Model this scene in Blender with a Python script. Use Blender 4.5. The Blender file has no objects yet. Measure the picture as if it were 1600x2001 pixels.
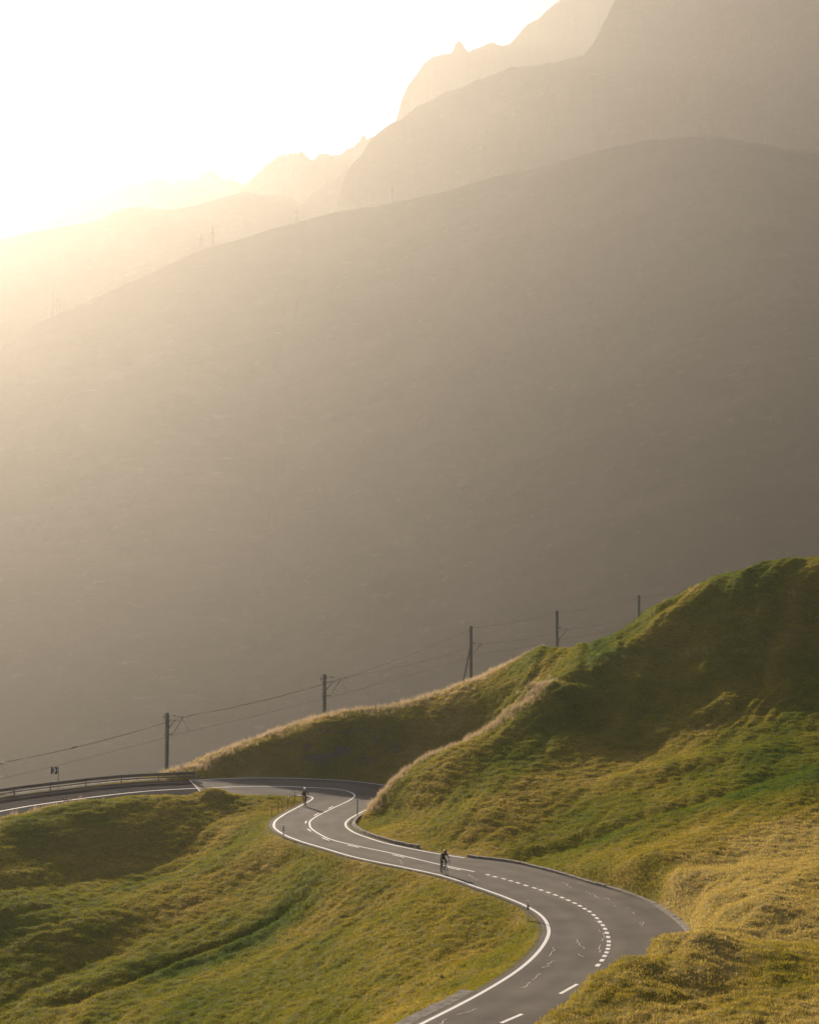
import bpy, bmesh, math, random
import numpy as np
from mathutils import Vector, Matrix, Euler
random.seed(7); rng = np.random.default_rng(7)
SC = bpy.context.scene
COL = SC.collection

# ------------------------------------------------------------------ camera, sky, sun, exposure
F, H, HORIZON = 2800.0, 19.5, 1195.0          # focal length and horizon row of the 1600x2001 photograph
PITCH = math.atan((HORIZON - 1000.5) / F)
cam_d = bpy.data.cameras.new('camera')
cam = bpy.data.objects.new('camera', cam_d); COL.objects.link(cam)
cam.location = (0, 0, H)
cam.rotation_euler = (math.pi / 2 + PITCH, 0, 0)
cam_d.sensor_fit = 'HORIZONTAL'; cam_d.sensor_width = 36.0
cam_d.lens = 36.0 * F / 1600.0
cam_d.clip_start = 0.5; cam_d.clip_end = 40000
SC.camera = cam

SUN_AZ, SUN_EL = math.radians(-27), math.radians(21)
SDIR = Vector((math.sin(SUN_AZ) * math.cos(SUN_EL), math.cos(SUN_AZ) * math.cos(SUN_EL), math.sin(SUN_EL)))
w = bpy.data.worlds.new('World'); SC.world = w; w.use_nodes = True
nt = w.node_tree; nt.nodes.clear()
sky = nt.nodes.new('ShaderNodeTexSky'); sky.sky_type = 'NISHITA'; sky.sun_disc = False
sky.sun_elevation = SUN_EL; sky.sun_rotation = SUN_AZ; sky.altitude = 1800
sky.air_density = 1.0; sky.dust_density = 3.0; sky.ozone_density = 1.0
bgn = nt.nodes.new('ShaderNodeBackground'); bgn.inputs['Strength'].default_value = 0.05
wo = nt.nodes.new('ShaderNodeOutputWorld')
nt.links.new(sky.outputs[0], bgn.inputs[0]); nt.links.new(bgn.outputs[0], wo.inputs[0])
sl = bpy.data.lights.new('sun', 'SUN'); sl.energy = 5.0; sl.angle = math.radians(0.5); sl.color = (1.0, 0.835, 0.64)
sun = bpy.data.objects.new('sun', sl); COL.objects.link(sun)
sun.rotation_euler = SDIR.to_track_quat('Z', 'Y').to_euler(); sun.location = (-300, 500, 400)
SC.view_settings.view_transform = 'Standard'; SC.view_settings.look = 'None'
SC.view_settings.gamma = 1.0; SC.view_settings.use_curve_mapping = False
SC.view_settings.exposure = 1.17
HAZE_DENSITY, HAZE_G = 1.62e-4, 0.58
cy = SC.cycles
cy.use_denoising = True; cy.denoiser = 'OPENIMAGEDENOISE'; cy.denoising_prefilter = 'NONE'
cy.max_bounces = 6; cy.diffuse_bounces = 2; cy.glossy_bounces = 2; cy.transmission_bounces = 3
cy.volume_bounces = 0; cy.transparent_max_bounces = 8; cy.use_adaptive_sampling = False
cy.sample_clamp_indirect = 5.0; cy.caustics_reflective = False; cy.caustics_refractive = False

# ------------------------------------------------------------------ helpers
def tag(o, label=None, cat=None, group=None, kind=None):
    if label: o['label'] = label
    if cat: o['category'] = cat
    if group: o['group'] = group
    if kind: o['kind'] = kind
    return o
def empty(name, loc=(0, 0, 0), rz=0.0, parent=None):
    o = bpy.data.objects.new(name, None); COL.objects.link(o); o.location = loc; o.rotation_euler = (0, 0, rz)
    o.empty_display_size = 0.2
    if parent: o.parent = parent
    return o
def mesh_obj(name, verts, faces, mat=None, parent=None, smooth=False):
    me = bpy.data.meshes.new(name); me.from_pydata([tuple(map(float, v)) for v in verts], [], faces); me.update()
    if mat: me.materials.append(mat)
    if smooth: me.polygons.foreach_set('use_smooth', [True] * len(me.polygons))
    o = bpy.data.objects.new(name, me); COL.objects.link(o)
    if parent: o.parent = parent
    return o
def link_copy(o, parent=None):
    c = o.copy(); COL.objects.link(c); c.parent = parent
    for ch in o.children: link_copy(ch, c)
    return c
class MB:
    """collects simple solids for one part"""
    def __init__(s): s.v = []; s.f = []
    def add(s, v, f):
        n = len(s.v); s.v += [tuple(p) for p in v]; s.f += [tuple(i + n for i in q) for q in f]
    def box(s, c, size, rot=None):
        hx, hy, hz = size[0] / 2, size[1] / 2, size[2] / 2
        v = [Vector((x, y, z)) for x in (-hx, hx) for y in (-hy, hy) for z in (-hz, hz)]
        if rot is not None: v = [rot @ p for p in v]
        c = Vector(c); v = [p + c for p in v]
        s.add(v, [(0, 1, 3, 2), (4, 6, 7, 5), (0, 4, 5, 1), (2, 3, 7, 6), (0, 2, 6, 4), (1, 5, 7, 3)])
    def tube(s, pts, r, n=6, closed=False):
        pts = [Vector(p) for p in pts]; m = len(pts); rr = r if hasattr(r, '__len__') else [r] * m
        vs = []
        for i, p in enumerate(pts):
            if closed: t = pts[(i + 1) % m] - pts[i - 1]
            else: t = pts[min(i + 1, m - 1)] - pts[max(i - 1, 0)]
            t.normalize()
            a = t.cross(Vector((0, 0, 1)))
            if a.length < 0.05: a = t.cross(Vector((1, 0, 0)))
            a.normalize(); b = t.cross(a)
            for k in range(n):
                q = 2 * math.pi * k / n
                vs.append(p + (a * math.cos(q) + b * math.sin(q)) * rr[i])
        fs = []
        for i in range(m if closed else m - 1):
            j = (i + 1) % m
            for k in range(n): fs.append((i * n + k, i * n + (k + 1) % n, j * n + (k + 1) % n, j * n + k))
        if not closed:
            fs.append(tuple(range(n))[::-1]); fs.append(tuple((m - 1) * n + k for k in range(n)))
        s.add(vs, fs)
    def prism(s, poly, z0, z1, M=None):
        n = len(poly); v = [Vector((p[0], p[1], z0)) for p in poly] + [Vector((p[0], p[1], z1)) for p in poly]
        if M is not None: v = [M @ p for p in v]
        s.add(v, [tuple(range(n))[::-1], tuple(range(n, 2 * n))] + [(i, (i + 1) % n, n + (i + 1) % n, n + i) for i in range(n)])
    def sphere(s, c, r, nu=10, nv=7, sc=(1, 1, 1)):
        v = []; f = []
        for i in range(nv + 1):
            a = math.pi * i / nv
            for j in range(nu):
                b = 2 * math.pi * j / nu
                v.append((c[0] + r * sc[0] * math.sin(a) * math.cos(b), c[1] + r * sc[1] * math.sin(a) * math.sin(b), c[2] + r * sc[2] * math.cos(a)))
        for i in range(nv):
            for j in range(nu):
                f.append((i * nu + j, (i + 1) * nu + j, (i + 1) * nu + (j + 1) % nu, i * nu + (j + 1) % nu))
        s.add(v, f)
    def build(s, name, mat, parent=None, smooth=False): return mesh_obj(name, s.v, s.f, mat, parent, smooth)

# ------------------------------------------------------------------ numpy noise
_perm = rng.permutation(256).astype(np.int64); _perm = np.concatenate([_perm, _perm, _perm])
_gr = np.stack([np.cos(np.arange(256) * 2 * np.pi / 256 * 37), np.sin(np.arange(256) * 2 * np.pi / 256 * 37)], 1)
def perlin(x, y):
    xi = np.floor(x).astype(np.int64); yi = np.floor(y).astype(np.int64)
    xf = x - xi; yf = y - yi
    u = xf * xf * xf * (xf * (xf * 6 - 15) + 10); v = yf * yf * yf * (yf * (yf * 6 - 15) + 10)
    def g(ix, iy, dx, dy):
        h = _perm[_perm[ix & 255] + (iy & 255)]; return _gr[h, 0] * dx + _gr[h, 1] * dy
    a = g(xi, yi, xf, yf); b = g(xi + 1, yi, xf - 1, yf); c = g(xi, yi + 1, xf, yf - 1); d = g(xi + 1, yi + 1, xf - 1, yf - 1)
    return (a + u * (b - a)) * (1 - v) + (c + u * (d - c)) * v
def fbm(x, y, oct=4, gain=0.5):
    s = np.zeros_like(x); a = 1.0
    for i in range(oct): s += a * perlin(x + 17.3 * i, y - 9.1 * i); x = x * 2.03; y = y * 2.03; a *= gain
    return s
def ridged(x, y, oct=5, gain=0.55):
    s = np.zeros_like(x); a = 1.0
    for i in range(oct): s += a * (1 - 2 * np.abs(perlin(x + 31.7 * i, y + 5.3 * i))); x = x * 2.05; y = y * 2.05; a *= gain
    return s
def sstep(a, b, x):
    t = np.clip((x - a) / (b - a), 0, 1); return t * t * (3 - 2 * t)

# ------------------------------------------------------------------ materials
def new_mat(name):
    m = bpy.data.materials.new(name); m.use_nodes = True; n = m.node_tree; n.nodes.clear()
    out = n.nodes.new('ShaderNodeOutputMaterial'); return m, n, out
def N(n, t, **kw):
    x = n.nodes.new(t)
    for k, v in kw.items():
        if k.startswith('i_'): x.inputs[k[2:].replace('_', ' ')].default_value = v
        else: setattr(x, k, v)
    return x
def ramp(n, stops):
    r = n.nodes.new('ShaderNodeValToRGB'); e = r.color_ramp.elements
    e[0].position, e[0].color = stops[0][0], (*stops[0][1], 1); e[1].position, e[1].color = stops[-1][0], (*stops[-1][1], 1)
    for p, c in stops[1:-1]: q = e.new(p); q.color = (*c, 1)
    return r
def simple_mat(name, col, rough=0.7, metal=0.0, var=0.25, scale=8.0, bump=0.0):
    m, n, out = new_mat(name); L = n.links
    b = N(n, 'ShaderNodeBsdfPrincipled', i_Roughness=rough, i_Metallic=metal)
    tc = N(n, 'ShaderNodeTexCoord'); no = N(n, 'ShaderNodeTexNoise', i_Scale=scale, i_Detail=5.0)
    L.new(tc.outputs['Object'], no.inputs['Vector'])
    r = ramp(n, [(0.3, tuple(c * (1 - var) for c in col)), (0.7, tuple(min(1, c * (1 + var)) for c in col))])
    L.new(no.outputs[0], r.inputs[0]); L.new(r.outputs[0], b.inputs['Base Color'])
    if bump:
        bp = N(n, 'ShaderNodeBump', i_Strength=0.6, i_Distance=bump); L.new(no.outputs[0], bp.inputs['Height']); L.new(bp.outputs[0], b.inputs['Normal'])
    L.new(b.outputs[0], out.inputs['Surface']); return m

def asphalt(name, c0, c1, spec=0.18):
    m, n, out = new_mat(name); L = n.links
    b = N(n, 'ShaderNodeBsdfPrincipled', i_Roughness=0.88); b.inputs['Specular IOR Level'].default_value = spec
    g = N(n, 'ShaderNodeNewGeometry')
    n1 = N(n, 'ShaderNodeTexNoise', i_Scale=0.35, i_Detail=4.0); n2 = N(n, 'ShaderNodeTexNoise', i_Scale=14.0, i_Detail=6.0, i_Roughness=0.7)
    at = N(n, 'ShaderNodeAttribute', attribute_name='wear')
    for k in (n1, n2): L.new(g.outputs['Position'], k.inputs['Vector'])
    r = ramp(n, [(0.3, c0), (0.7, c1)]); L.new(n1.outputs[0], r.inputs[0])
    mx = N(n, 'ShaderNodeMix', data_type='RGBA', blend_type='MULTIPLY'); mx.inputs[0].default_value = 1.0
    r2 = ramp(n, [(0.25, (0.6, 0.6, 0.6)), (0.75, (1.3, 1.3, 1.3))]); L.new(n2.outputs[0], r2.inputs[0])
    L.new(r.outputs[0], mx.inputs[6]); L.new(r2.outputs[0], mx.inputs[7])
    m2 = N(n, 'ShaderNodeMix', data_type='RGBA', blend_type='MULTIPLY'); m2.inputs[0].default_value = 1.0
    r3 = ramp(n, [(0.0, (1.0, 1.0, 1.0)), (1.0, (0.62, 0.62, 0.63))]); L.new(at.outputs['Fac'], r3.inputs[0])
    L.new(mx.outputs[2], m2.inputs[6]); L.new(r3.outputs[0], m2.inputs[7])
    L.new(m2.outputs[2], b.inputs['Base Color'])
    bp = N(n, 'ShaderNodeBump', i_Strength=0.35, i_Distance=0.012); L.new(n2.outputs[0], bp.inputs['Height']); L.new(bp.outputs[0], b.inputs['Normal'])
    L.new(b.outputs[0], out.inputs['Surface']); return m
M_ASPH = asphalt('asphalt', (0.088, 0.077, 0.063), (0.148, 0.130, 0.108))
M_ASPH2 = asphalt('asphalt_dark_shaded', (0.014, 0.014, 0.017), (0.022, 0.022, 0.025), 0.02)  # newer dark asphalt, coloured darker still to carry the shade lying on it

def paint_mat():
    m, n, out = new_mat('road_paint'); L = n.links
    b = N(n, 'ShaderNodeBsdfPrincipled', i_Roughness=0.6)
    g = N(n, 'ShaderNodeNewGeometry'); no = N(n, 'ShaderNodeTexNoise', i_Scale=5.0, i_Detail=8.0, i_Roughness=0.75)
    L.new(g.outputs['Position'], no.inputs['Vector'])
    r = ramp(n, [(0.28, (0.34, 0.32, 0.3)), (0.42, (0.72, 0.7, 0.66)), (0.7, (0.82, 0.8, 0.77))]); L.new(no.outputs[0], r.inputs[0])
    L.new(r.outputs[0], b.inputs['Base Color']); L.new(b.outputs[0], out.inputs['Surface']); return m
M_PAINT = paint_mat()

GREEN = [(0.0, (0.060, 0.094, 0.004)), (0.4, (0.150, 0.142, 0.009)), (0.72, (0.238, 0.182, 0.026)), (1.0, (0.35, 0.265, 0.080))]
def grass_ground():
    m, n, out = new_mat('turf'); L = n.links
    b = N(n, 'ShaderNodeBsdfPrincipled', i_Roughness=0.95); b.inputs['Specular IOR Level'].default_value = 0.1
    g = N(n, 'ShaderNodeNewGeometry'); at = N(n, 'ShaderNodeAttribute', attribute_name='dry'); rk = N(n, 'ShaderNodeAttribute', attribute_name='rock')
    n1 = N(n, 'ShaderNodeTexNoise', i_Scale=1.6, i_Detail=7.0, i_Roughness=0.7); n2 = N(n, 'ShaderNodeTexNoise', i_Scale=6.0, i_Detail=6.0, i_Roughness=0.7)
    for k in (n1, n2): L.new(g.outputs['Position'], k.inputs['Vector'])
    ma = N(n, 'ShaderNodeMath', operation='MULTIPLY_ADD'); L.new(n1.outputs[0], ma.inputs[0]); ma.inputs[1].default_value = 0.7
    sb = N(n, 'ShaderNodeMath', operation='ADD'); sb.inputs[1].default_value = -0.35; L.new(at.outputs['Fac'], sb.inputs[0]); L.new(sb.outputs[0], ma.inputs[2])
    r = ramp(n, GREEN); L.new(ma.outputs[0], r.inputs[0])
    mx = N(n, 'ShaderNodeMix', data_type='RGBA', blend_type='MULTIPLY'); mx.inputs[0].default_value = 1.0
    r2 = ramp(n, [(0.3, (0.55, 0.55, 0.55)), (0.7, (1.05, 1.05, 1.05))]); L.new(n2.outputs[0], r2.inputs[0])
    L.new(r.outputs[0], mx.inputs[6]); L.new(r2.outputs[0], mx.inputs[7])
    m2 = N(n, 'ShaderNodeMix', data_type='RGBA'); L.new(rk.outputs['Fac'], m2.inputs[0]); L.new(mx.outputs[2], m2.inputs[6])
    r3 = ramp(n, [(0.3, (0.06, 0.052, 0.04)), (0.75, (0.14, 0.122, 0.095))]); L.new(n2.outputs[0], r3.inputs[0]); L.new(r3.outputs[0], m2.inputs[7])
    L.new(m2.outputs[2], b.inputs['Base Color'])
    bp = N(n, 'ShaderNodeBump', i_Strength=0.8, i_Distance=0.12); L.new(n2.outputs[0], bp.inputs['Height']); L.new(bp.outputs[0], b.inputs['Normal'])
    L.new(b.outputs[0], out.inputs['Surface']); return m
M_TURF = grass_ground()
def blade_mat(name, stops, transl=0.5):
    m, n, out = new_mat(name); L = n.links
    at = N(n, 'ShaderNodeAttribute', attribute_name='dry', attribute_type='INSTANCER')
    oi = N(n, 'ShaderNodeObjectInfo')
    ma = N(n, 'ShaderNodeMath', operation='MULTIPLY_ADD'); L.new(oi.outputs['Random'], ma.inputs[0]); ma.inputs[1].default_value = 0.34
    sb = N(n, 'ShaderNodeMath', operation='ADD'); sb.inputs[1].default_value = -0.17; L.new(at.outputs['Fac'], sb.inputs[0]); L.new(sb.outputs[0], ma.inputs[2])
    r = ramp(n, stops); L.new(ma.outputs[0], r.inputs[0])
    d = N(n, 'ShaderNodeBsdfDiffuse'); t = N(n, 'ShaderNodeBsdfTranslucent'); mx = N(n, 'ShaderNodeMixShader'); mx.inputs[0].default_value = transl
    L.new(r.outputs[0], d.inputs[0]); L.new(r.outputs[0], t.inputs[0]); L.new(d.outputs[0], mx.inputs[1]); L.new(t.outputs[0], mx.inputs[2])
    L.new(mx.outputs[0], out.inputs['Surface']); return m
M_BLADE = blade_mat('grass_blade', [(p, tuple(c * 1.5 for c in col)) for p, col in GREEN], 0.55)
M_DRY = blade_mat('dry_blade', [(0.0, (0.36, 0.27, 0.15)), (1.0, (0.60, 0.46, 0.32))], 0.6)
def mountain_mat(name, rock=0.5):
    m, n, out = new_mat(name); L = n.links
    b = N(n, 'ShaderNodeBsdfPrincipled', i_Roughness=0.95); b.inputs['Specular IOR Level'].default_value = 0.1
    g = N(n, 'ShaderNodeNewGeometry'); mp = N(n, 'ShaderNodeMapping'); mp.inputs['Rotation'].default_value = (0, 0.45, 0.5); mp.inputs['Scale'].default_value = (0.4, 1, 1.3)
    L.new(g.outputs['Position'], mp.inputs['Vector'])
    n1 = N(n, 'ShaderNodeTexNoise', i_Scale=0.012, i_Detail=9.0, i_Roughness=0.68); n2 = N(n, 'ShaderNodeTexNoise', i_Scale=0.11, i_Detail=8.0, i_Roughness=0.75)
    for k in (n1, n2): L.new(mp.outputs[0], k.inputs['Vector'])
    r = ramp(n, [(0.3, (0.036, 0.042, 0.020)), (0.5, (0.055, 0.055, 0.028)), (0.62, (0.072, 0.066, 0.040)), (0.78, (0.11, 0.098, 0.075))]); L.new(n1.outputs[0], r.inputs[0])
    r2 = ramp(n, [(0.60 - 0.04 * rock, (0, 0, 0)), (0.74, (1, 1, 1))]); L.new(n2.outputs[0], r2.inputs[0])
    mx = N(n, 'ShaderNodeMix', data_type='RGBA'); L.new(r2.outputs[0], mx.inputs[0]); L.new(r.outputs[0], mx.inputs[6]); mx.inputs[7].default_value = (0.13, 0.122, 0.108, 1)
    L.new(mx.outputs[2], b.inputs['Base Color'])
    bp = N(n, 'ShaderNodeBump', i_Strength=0.55, i_Distance=2.5); L.new(n2.outputs[0], bp.inputs['Height']); L.new(bp.outputs[0], b.inputs['Normal'])
    L.new(b.outputs[0], out.inputs['Surface']); return m
M_MOUNT = mountain_mat('alpine_slope', 0.6); M_CLIFF = mountain_mat('alpine_rock', 1.2)
M_CONC = simple_mat('kerb_concrete', (0.17, 0.15, 0.125), 0.9, 0, 0.35, 6, 0.02)
M_GRAVEL = simple_mat('verge_concrete', (0.14, 0.122, 0.1), 0.95, 0, 0.55, 2.2, 0.03)
M_STEEL = simple_mat('galvanised_steel', (0.33, 0.34, 0.34), 0.5, 0.7, 0.2, 20)
M_DARKSTEEL = simple_mat('weathered_steel', (0.12, 0.115, 0.105), 0.7, 0.4, 0.25, 12)
M_POLE = simple_mat('mast_steel', (0.16, 0.16, 0.15), 0.75, 0.2, 0.2, 6)
M_WIRE = simple_mat('copper_wire', (0.10, 0.085, 0.07), 0.6, 0.6, 0.1, 5)
M_INSUL = simple_mat('insulator', (0.09, 0.045, 0.03), 0.35, 0, 0.2, 30)
M_WOOD = simple_mat('weathered_wood', (0.13, 0.085, 0.05), 0.9, 0, 0.35, 15)
M_WHITE = simple_mat('white_plastic', (0.72, 0.72, 0.70), 0.5, 0, 0.08, 10)
M_BLACK = simple_mat('black_plastic', (0.02, 0.02, 0.022), 0.5, 0, 0.2, 10)
M_CRACK = simple_mat('crack_sealant_glint', (0.62, 0.56, 0.5), 0.35, 0, 0.25, 12)  # pale because the glint off the wet seals is put into the colour
M_RUST = simple_mat('hut_roof', (0.09, 0.065, 0.05), 0.8, 0, 0.3, 4)
M_ROCK = simple_mat('pale_rock', (0.34, 0.31, 0.27), 0.95, 0, 0.35, 7, 0.04)
# ------------------------------------------------------------------ picture rays -> places
_c, _s = math.cos(PITCH), math.sin(PITCH)
def ray(x, y):
    a = (x - 800.0) / F; b = (1000.5 - y) / F
    dy = _c - b * _s
    return np.array([a / dy, 1.0, (_s + b * _c) / dy])
def at(x, y, d): r = ray(x, y); return np.array([r[0] * d, d, H + r[2] * d])
BANK_K, BANK_P, BANK_N = 0.11, (-8.0, 149.0), (-0.527, 0.85)
def zroad(X, Y):
    s = BANK_N[0] * (X - BANK_P[0]) + BANK_N[1] * (Y - BANK_P[1])
    return BANK_K * 1.5 * np.log1p(np.exp(np.clip(s / 1.5, -30, 30)))
def on_road(x, y):
    r = ray(x, y); lo, hi = 30.0, 260.0
    for _ in range(50):
        m = (lo + hi) / 2
        if H + r[2] * m > zroad(r[0] * m, m): lo = m
        else: hi = m
    return np.array([r[0] * lo, lo])
def crom(P, k=10):
    P = np.asarray(P, float); Q = np.vstack([2 * P[0] - P[1], P, 2 * P[-1] - P[-2]]); out = []
    for i in range(len(P) - 1):
        a, b, c, d = Q[i:i + 4]
        for t in np.arange(k) / k:
            out.append(0.5 * ((2 * b) + (c - a) * t + (2 * a - 5 * b + 4 * c - d) * t * t + (3 * b - a - 3 * c + d) * t ** 3))
    out.append(P[-1]); return np.array(out)
def resample(P, step):
    d = np.r_[0, np.cumsum(np.hypot(*np.diff(P[:, :2], axis=0).T))]; n = max(2, int(round(d[-1] / step)) + 1)
    s = np.linspace(0, d[-1], n); return np.stack([np.interp(s, d, P[:, i]) for i in range(P.shape[1])], 1)
def normals2(P):
    t = np.gradient(P, axis=0); t /= np.linalg.norm(t, axis=1)[:, None] + 1e-9
    return np.stack([t[:, 1], -t[:, 0]], 1)          # to the right of travel

# stations along the road, near to far: left edge line, centre line, right edge
ST = [((690,2072),(855,2067),(1003,2097)),((825,2001),(951,2017),(1092,2044)),((900,1963),(1050,1965),(1188,1991)),((960,1930),(1111,1933),(1243,1953)),
((1010,1898),(1160,1895),(1320,1899)),((1045,1868),(1183,1865),(1342,1868)),((1066,1840),(1189,1843),(1334,1830)),((1072,1818),(1184,1820),(1305,1798)),
((1062,1795),(1160,1789),(1262,1769)),((1035,1775),(1115,1762),(1195,1743)),((990,1755),(1071,1744.7),(1140,1727)),((940,1737),(1011,1726),(1070,1706)),
((868,1713),(935,1706),(990,1687)),((792,1696),(850,1688),(908,1677)),((699,1677),(770,1669),(836,1665.5)),((636,1659),(699,1654),(760,1650)),
((589,1645),(650,1642),(715,1636.5)),((558,1633),(625,1631),(692,1627.5)),((539,1621),(609,1620),(679,1619)),((535,1613),(605,1612),(675,1612)),
((540,1603),(607,1604),(678,1605)),((560,1589.5),(622,1594),(688,1597.5)),((590,1573.5),(652,1579),(718,1582)),((606,1565),(678,1567),(752,1570)),
((611,1560.5),(690,1559.5),(775,1560)),((609,1558),(692.5,1554),(785,1552)),((602,1556),(683,1548),(775,1543)),((590,1555),(660,1543),(757,1536)),
((570,1554),(620,1540),(680,1526.5)),((540,1553.5),(560,1537.7),(580,1521.5)),((490,1555),(480,1537.5),(480,1521)),((375,1560),(362,1542),(345,1526.5)),
((270,1568),(250,1550),(230,1533)),((115,1590),(94,1570),(80,1550)),((15,1609),(0,1586),(-15,1564)),((-130,1638),(-150,1615),(-170,1592)),((-300,1672),(-330,1650),(-355,1622))]
K = 10
Ls = crom([on_road(*s[0]) for s in ST], K); Cs = crom([on_road(*s[1]) for s in ST], K); Rs = crom([on_road(*s[2]) for s in ST], K)
# continue the road towards and past the foot of the camera hill
ext = np.array([[-8, 55.0], [-16, 42.0], [-27, 25.0], [-40, 8.0]])
def pre(P, off): return np.vstack([crom(np.vstack([(ext + off)[::-1], P[:1]]), K)[:-1], P])
NPRE = 4 * K
t0 = Cs[0]; Ls = pre(Ls, Ls[0] - t0 + np.array([2.0, 1.5]) * 0); Rs = pre(Rs, Rs[0] - t0); Cs = pre(Cs, np.zeros(2))
def sidx(station): return NPRE + int(round(station * K))

# ------------------------------------------------------------------ hillside terrain
CP = []
def cpx(*rows):
    for x, y, d in rows: CP.append(at(x, y, d))
cpx((0,1593,131),(60,1583,133.5),(150,1568,137),(250,1557,140),(330,1553,142.5),(430,1551,146),(520,1553,148.3),(-120,1625,121),
 (100,1577,135),(100,1600,130.8),(100,1622,128),(100,1665,125),(100,1700,121.5),(100,1750,116),(250,1585,135.7),(250,1620,132.3),(250,1650,129.7),(250,1690,126),(340,1600,137),(340,1640,132.5),(340,1670,129.5),
 (0,1618,126.5),(0,1645,123.8),(0,1680,120),(0,1720,116),(0,1780,110),(200,1760,116),(400,1590,140.5),(450,1650,131),(480,1600,137.5),(-200,1720,113),(-200,1800,109),
 (0,1850,106),(0,1920,101),(0,2001,95),(200,1850,107),(200,1930,99),(200,2001,92),(400,1720,121),(400,1800,112),(400,1880,103.5),(400,2001,88),
 (550,1700,120),(550,1780,111),(600,1850,101),(600,1930,92),(600,2001,84),(700,1760,107),(750,1830,96.5),(750,1930,85.5),(700,2001,80),
 (850,1780,99.5),(850,1850,91.5),(950,1820,93.5),(980,1850,89.7),(850,1930,81.5),(500,2100,76),(200,2100,84),(650,2100,70))
cpx((1050,2001,61.5),(1120,1947,64.8),(1180,1907,67.5),(1255,1850,72.3),(1325,1810,77.8),(1400,1790,82.5),
 (1200,2001,59.4),(1400,2001,59),(1600,2001,58.7),(1750,2001,58.7),(1300,1930,64.4),(1450,1900,67.5),(1600,1900,67.1),(1450,1830,76),(1600,1830,76.5),
 (1600,1750,86),(1450,1760,85.5),(1350,1772,87.5),(1300,1735,95),(1250,1690,101.5),(1150,1695,106.5),(1400,1690,100),(1600,1680,99),(1100,1680,112.5),
 (1000,1650,118.5),(1050,1600,124),(1200,1620,116.5),(1400,1610,113),(1600,1590,113),(1750,1600,113),(850,1630,123.5),(800,1610,131.5),(760,1590,136.5),
 (900,1560,131.5),(820,1550,136),(1000,1560,129),(1000,1480,140.5),(900,1600,124.5),(1150,1520,135),(1150,1430,151),(1300,1500,136),(1300,1400,154),(1300,1330,162),(1300,1255,170),
 (1450,1480,136),(1600,1480,135),(1450,1380,155),(1600,1370,155),(1450,1300,163),(1600,1290,164),(1450,1220,168.5),(1600,1200,170),(1450,1150,174),(1600,1120,176.5),
 (1600,1097,182),(1500,1109,182),(1420,1131,181),(1350,1161,180),(1300,1186,178),(1250,1228,177),(1200,1256,174),(1150,1275,172),(1100,1296,170),(1750,1070,186),
 (1100,1330,161.5),(1060,1342,157),(1010,1387,152.5),(930,1447,148),(830,1494,144),(765,1540,140.5),(742,1562,139),(1200,1300,164),(1150,1350,160))
cpx((1090,1315,184),(1150,1290,184),(1200,1272,186),(1250,1250,188),(1300,1218,190),(1350,1192,190),(1420,1162,191),(1500,1140,192),(1600,1125,193),(760,1402,177),(890,1362,184),(1000,1325,191),(1060,1305,193),(830,1385,181),
 (1062,1281,182),(1000,1297,179),(630,1500,161),(630,1445,163),(630,1405,165.5),(630,1398,167.5),(500,1500,160.3),(500,1462,162.5),(500,1443,165),
 (420,1500,158.8),(420,1476,160.8),(345,1506,157.3),(760,1480,162),(760,1420,165),(760,1390,169),(830,1367,172),(890,1342,174),(850,1420,165),(900,1395,167),(950,1355,170),(980,1322,173.5),(700,1390,168))
CP += [np.array(p, float) for p in [(6,157,3),(12,163,8),(2,153.5,1.2),(3,158,2.2),(-18,172,2.2),(-10,178,4.4),(0,184,7),(9.8,196,9),(21,208,12),(35.5,222,14.5),(-27,163,0.3),(-35,157,-0.8),
 (-45,150,-2.5),(-40,175,-4),(-20,200,-8),(0,215,-4),(20,240,0),(45,255,2),(60,220,21),(80,205,30),(100,185,33),(120,150,24),(100,120,12),(80,95,5.5),(70,72,3.5),(60,56,3),
 (-60,200,-20),(-62,142,-5),(-80,120,-8),(-70,98,-9),(-60,80,-10),(-100,60,-15),(-40,64,-6),(-24,60,-2.5),(0,50,2),(0,30,8),(0,15,12.5),(0,0,17.6),(20,50,3),(20,30,8.2),(-20,30,4),(-20,0,13),(20,0,17.5),
 (30,-40,24),(-40,-40,10),(60,30,9),(60,0,18),(-80,0,-6),(-200,100,-50),(-200,250,-80),(-200,0,-30),(200,250,40),(250,150,52),(250,0,42),(0,300,-60),(100,300,-10),(-100,320,-100),(0,420,-140),
 (200,420,-60),(-200,420,-150),(0,-90,24),(200,-90,34),(-200,-90,-15),(350,-90,45),(350,420,-30),(-320,420,-170),(-320,-90,-40),(350,180,70)]]
for i in range(0, len(Cs), 5):
    for P, o in ((Ls, -0.5), (Cs, 0), (Rs, 0.5)):
        if i < NPRE and i % 10: continue
        q = P[i]; CP.append(np.array([q[0], q[1], zroad(q[0], q[1]) - 0.05]))
CP = np.array(CP)
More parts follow.
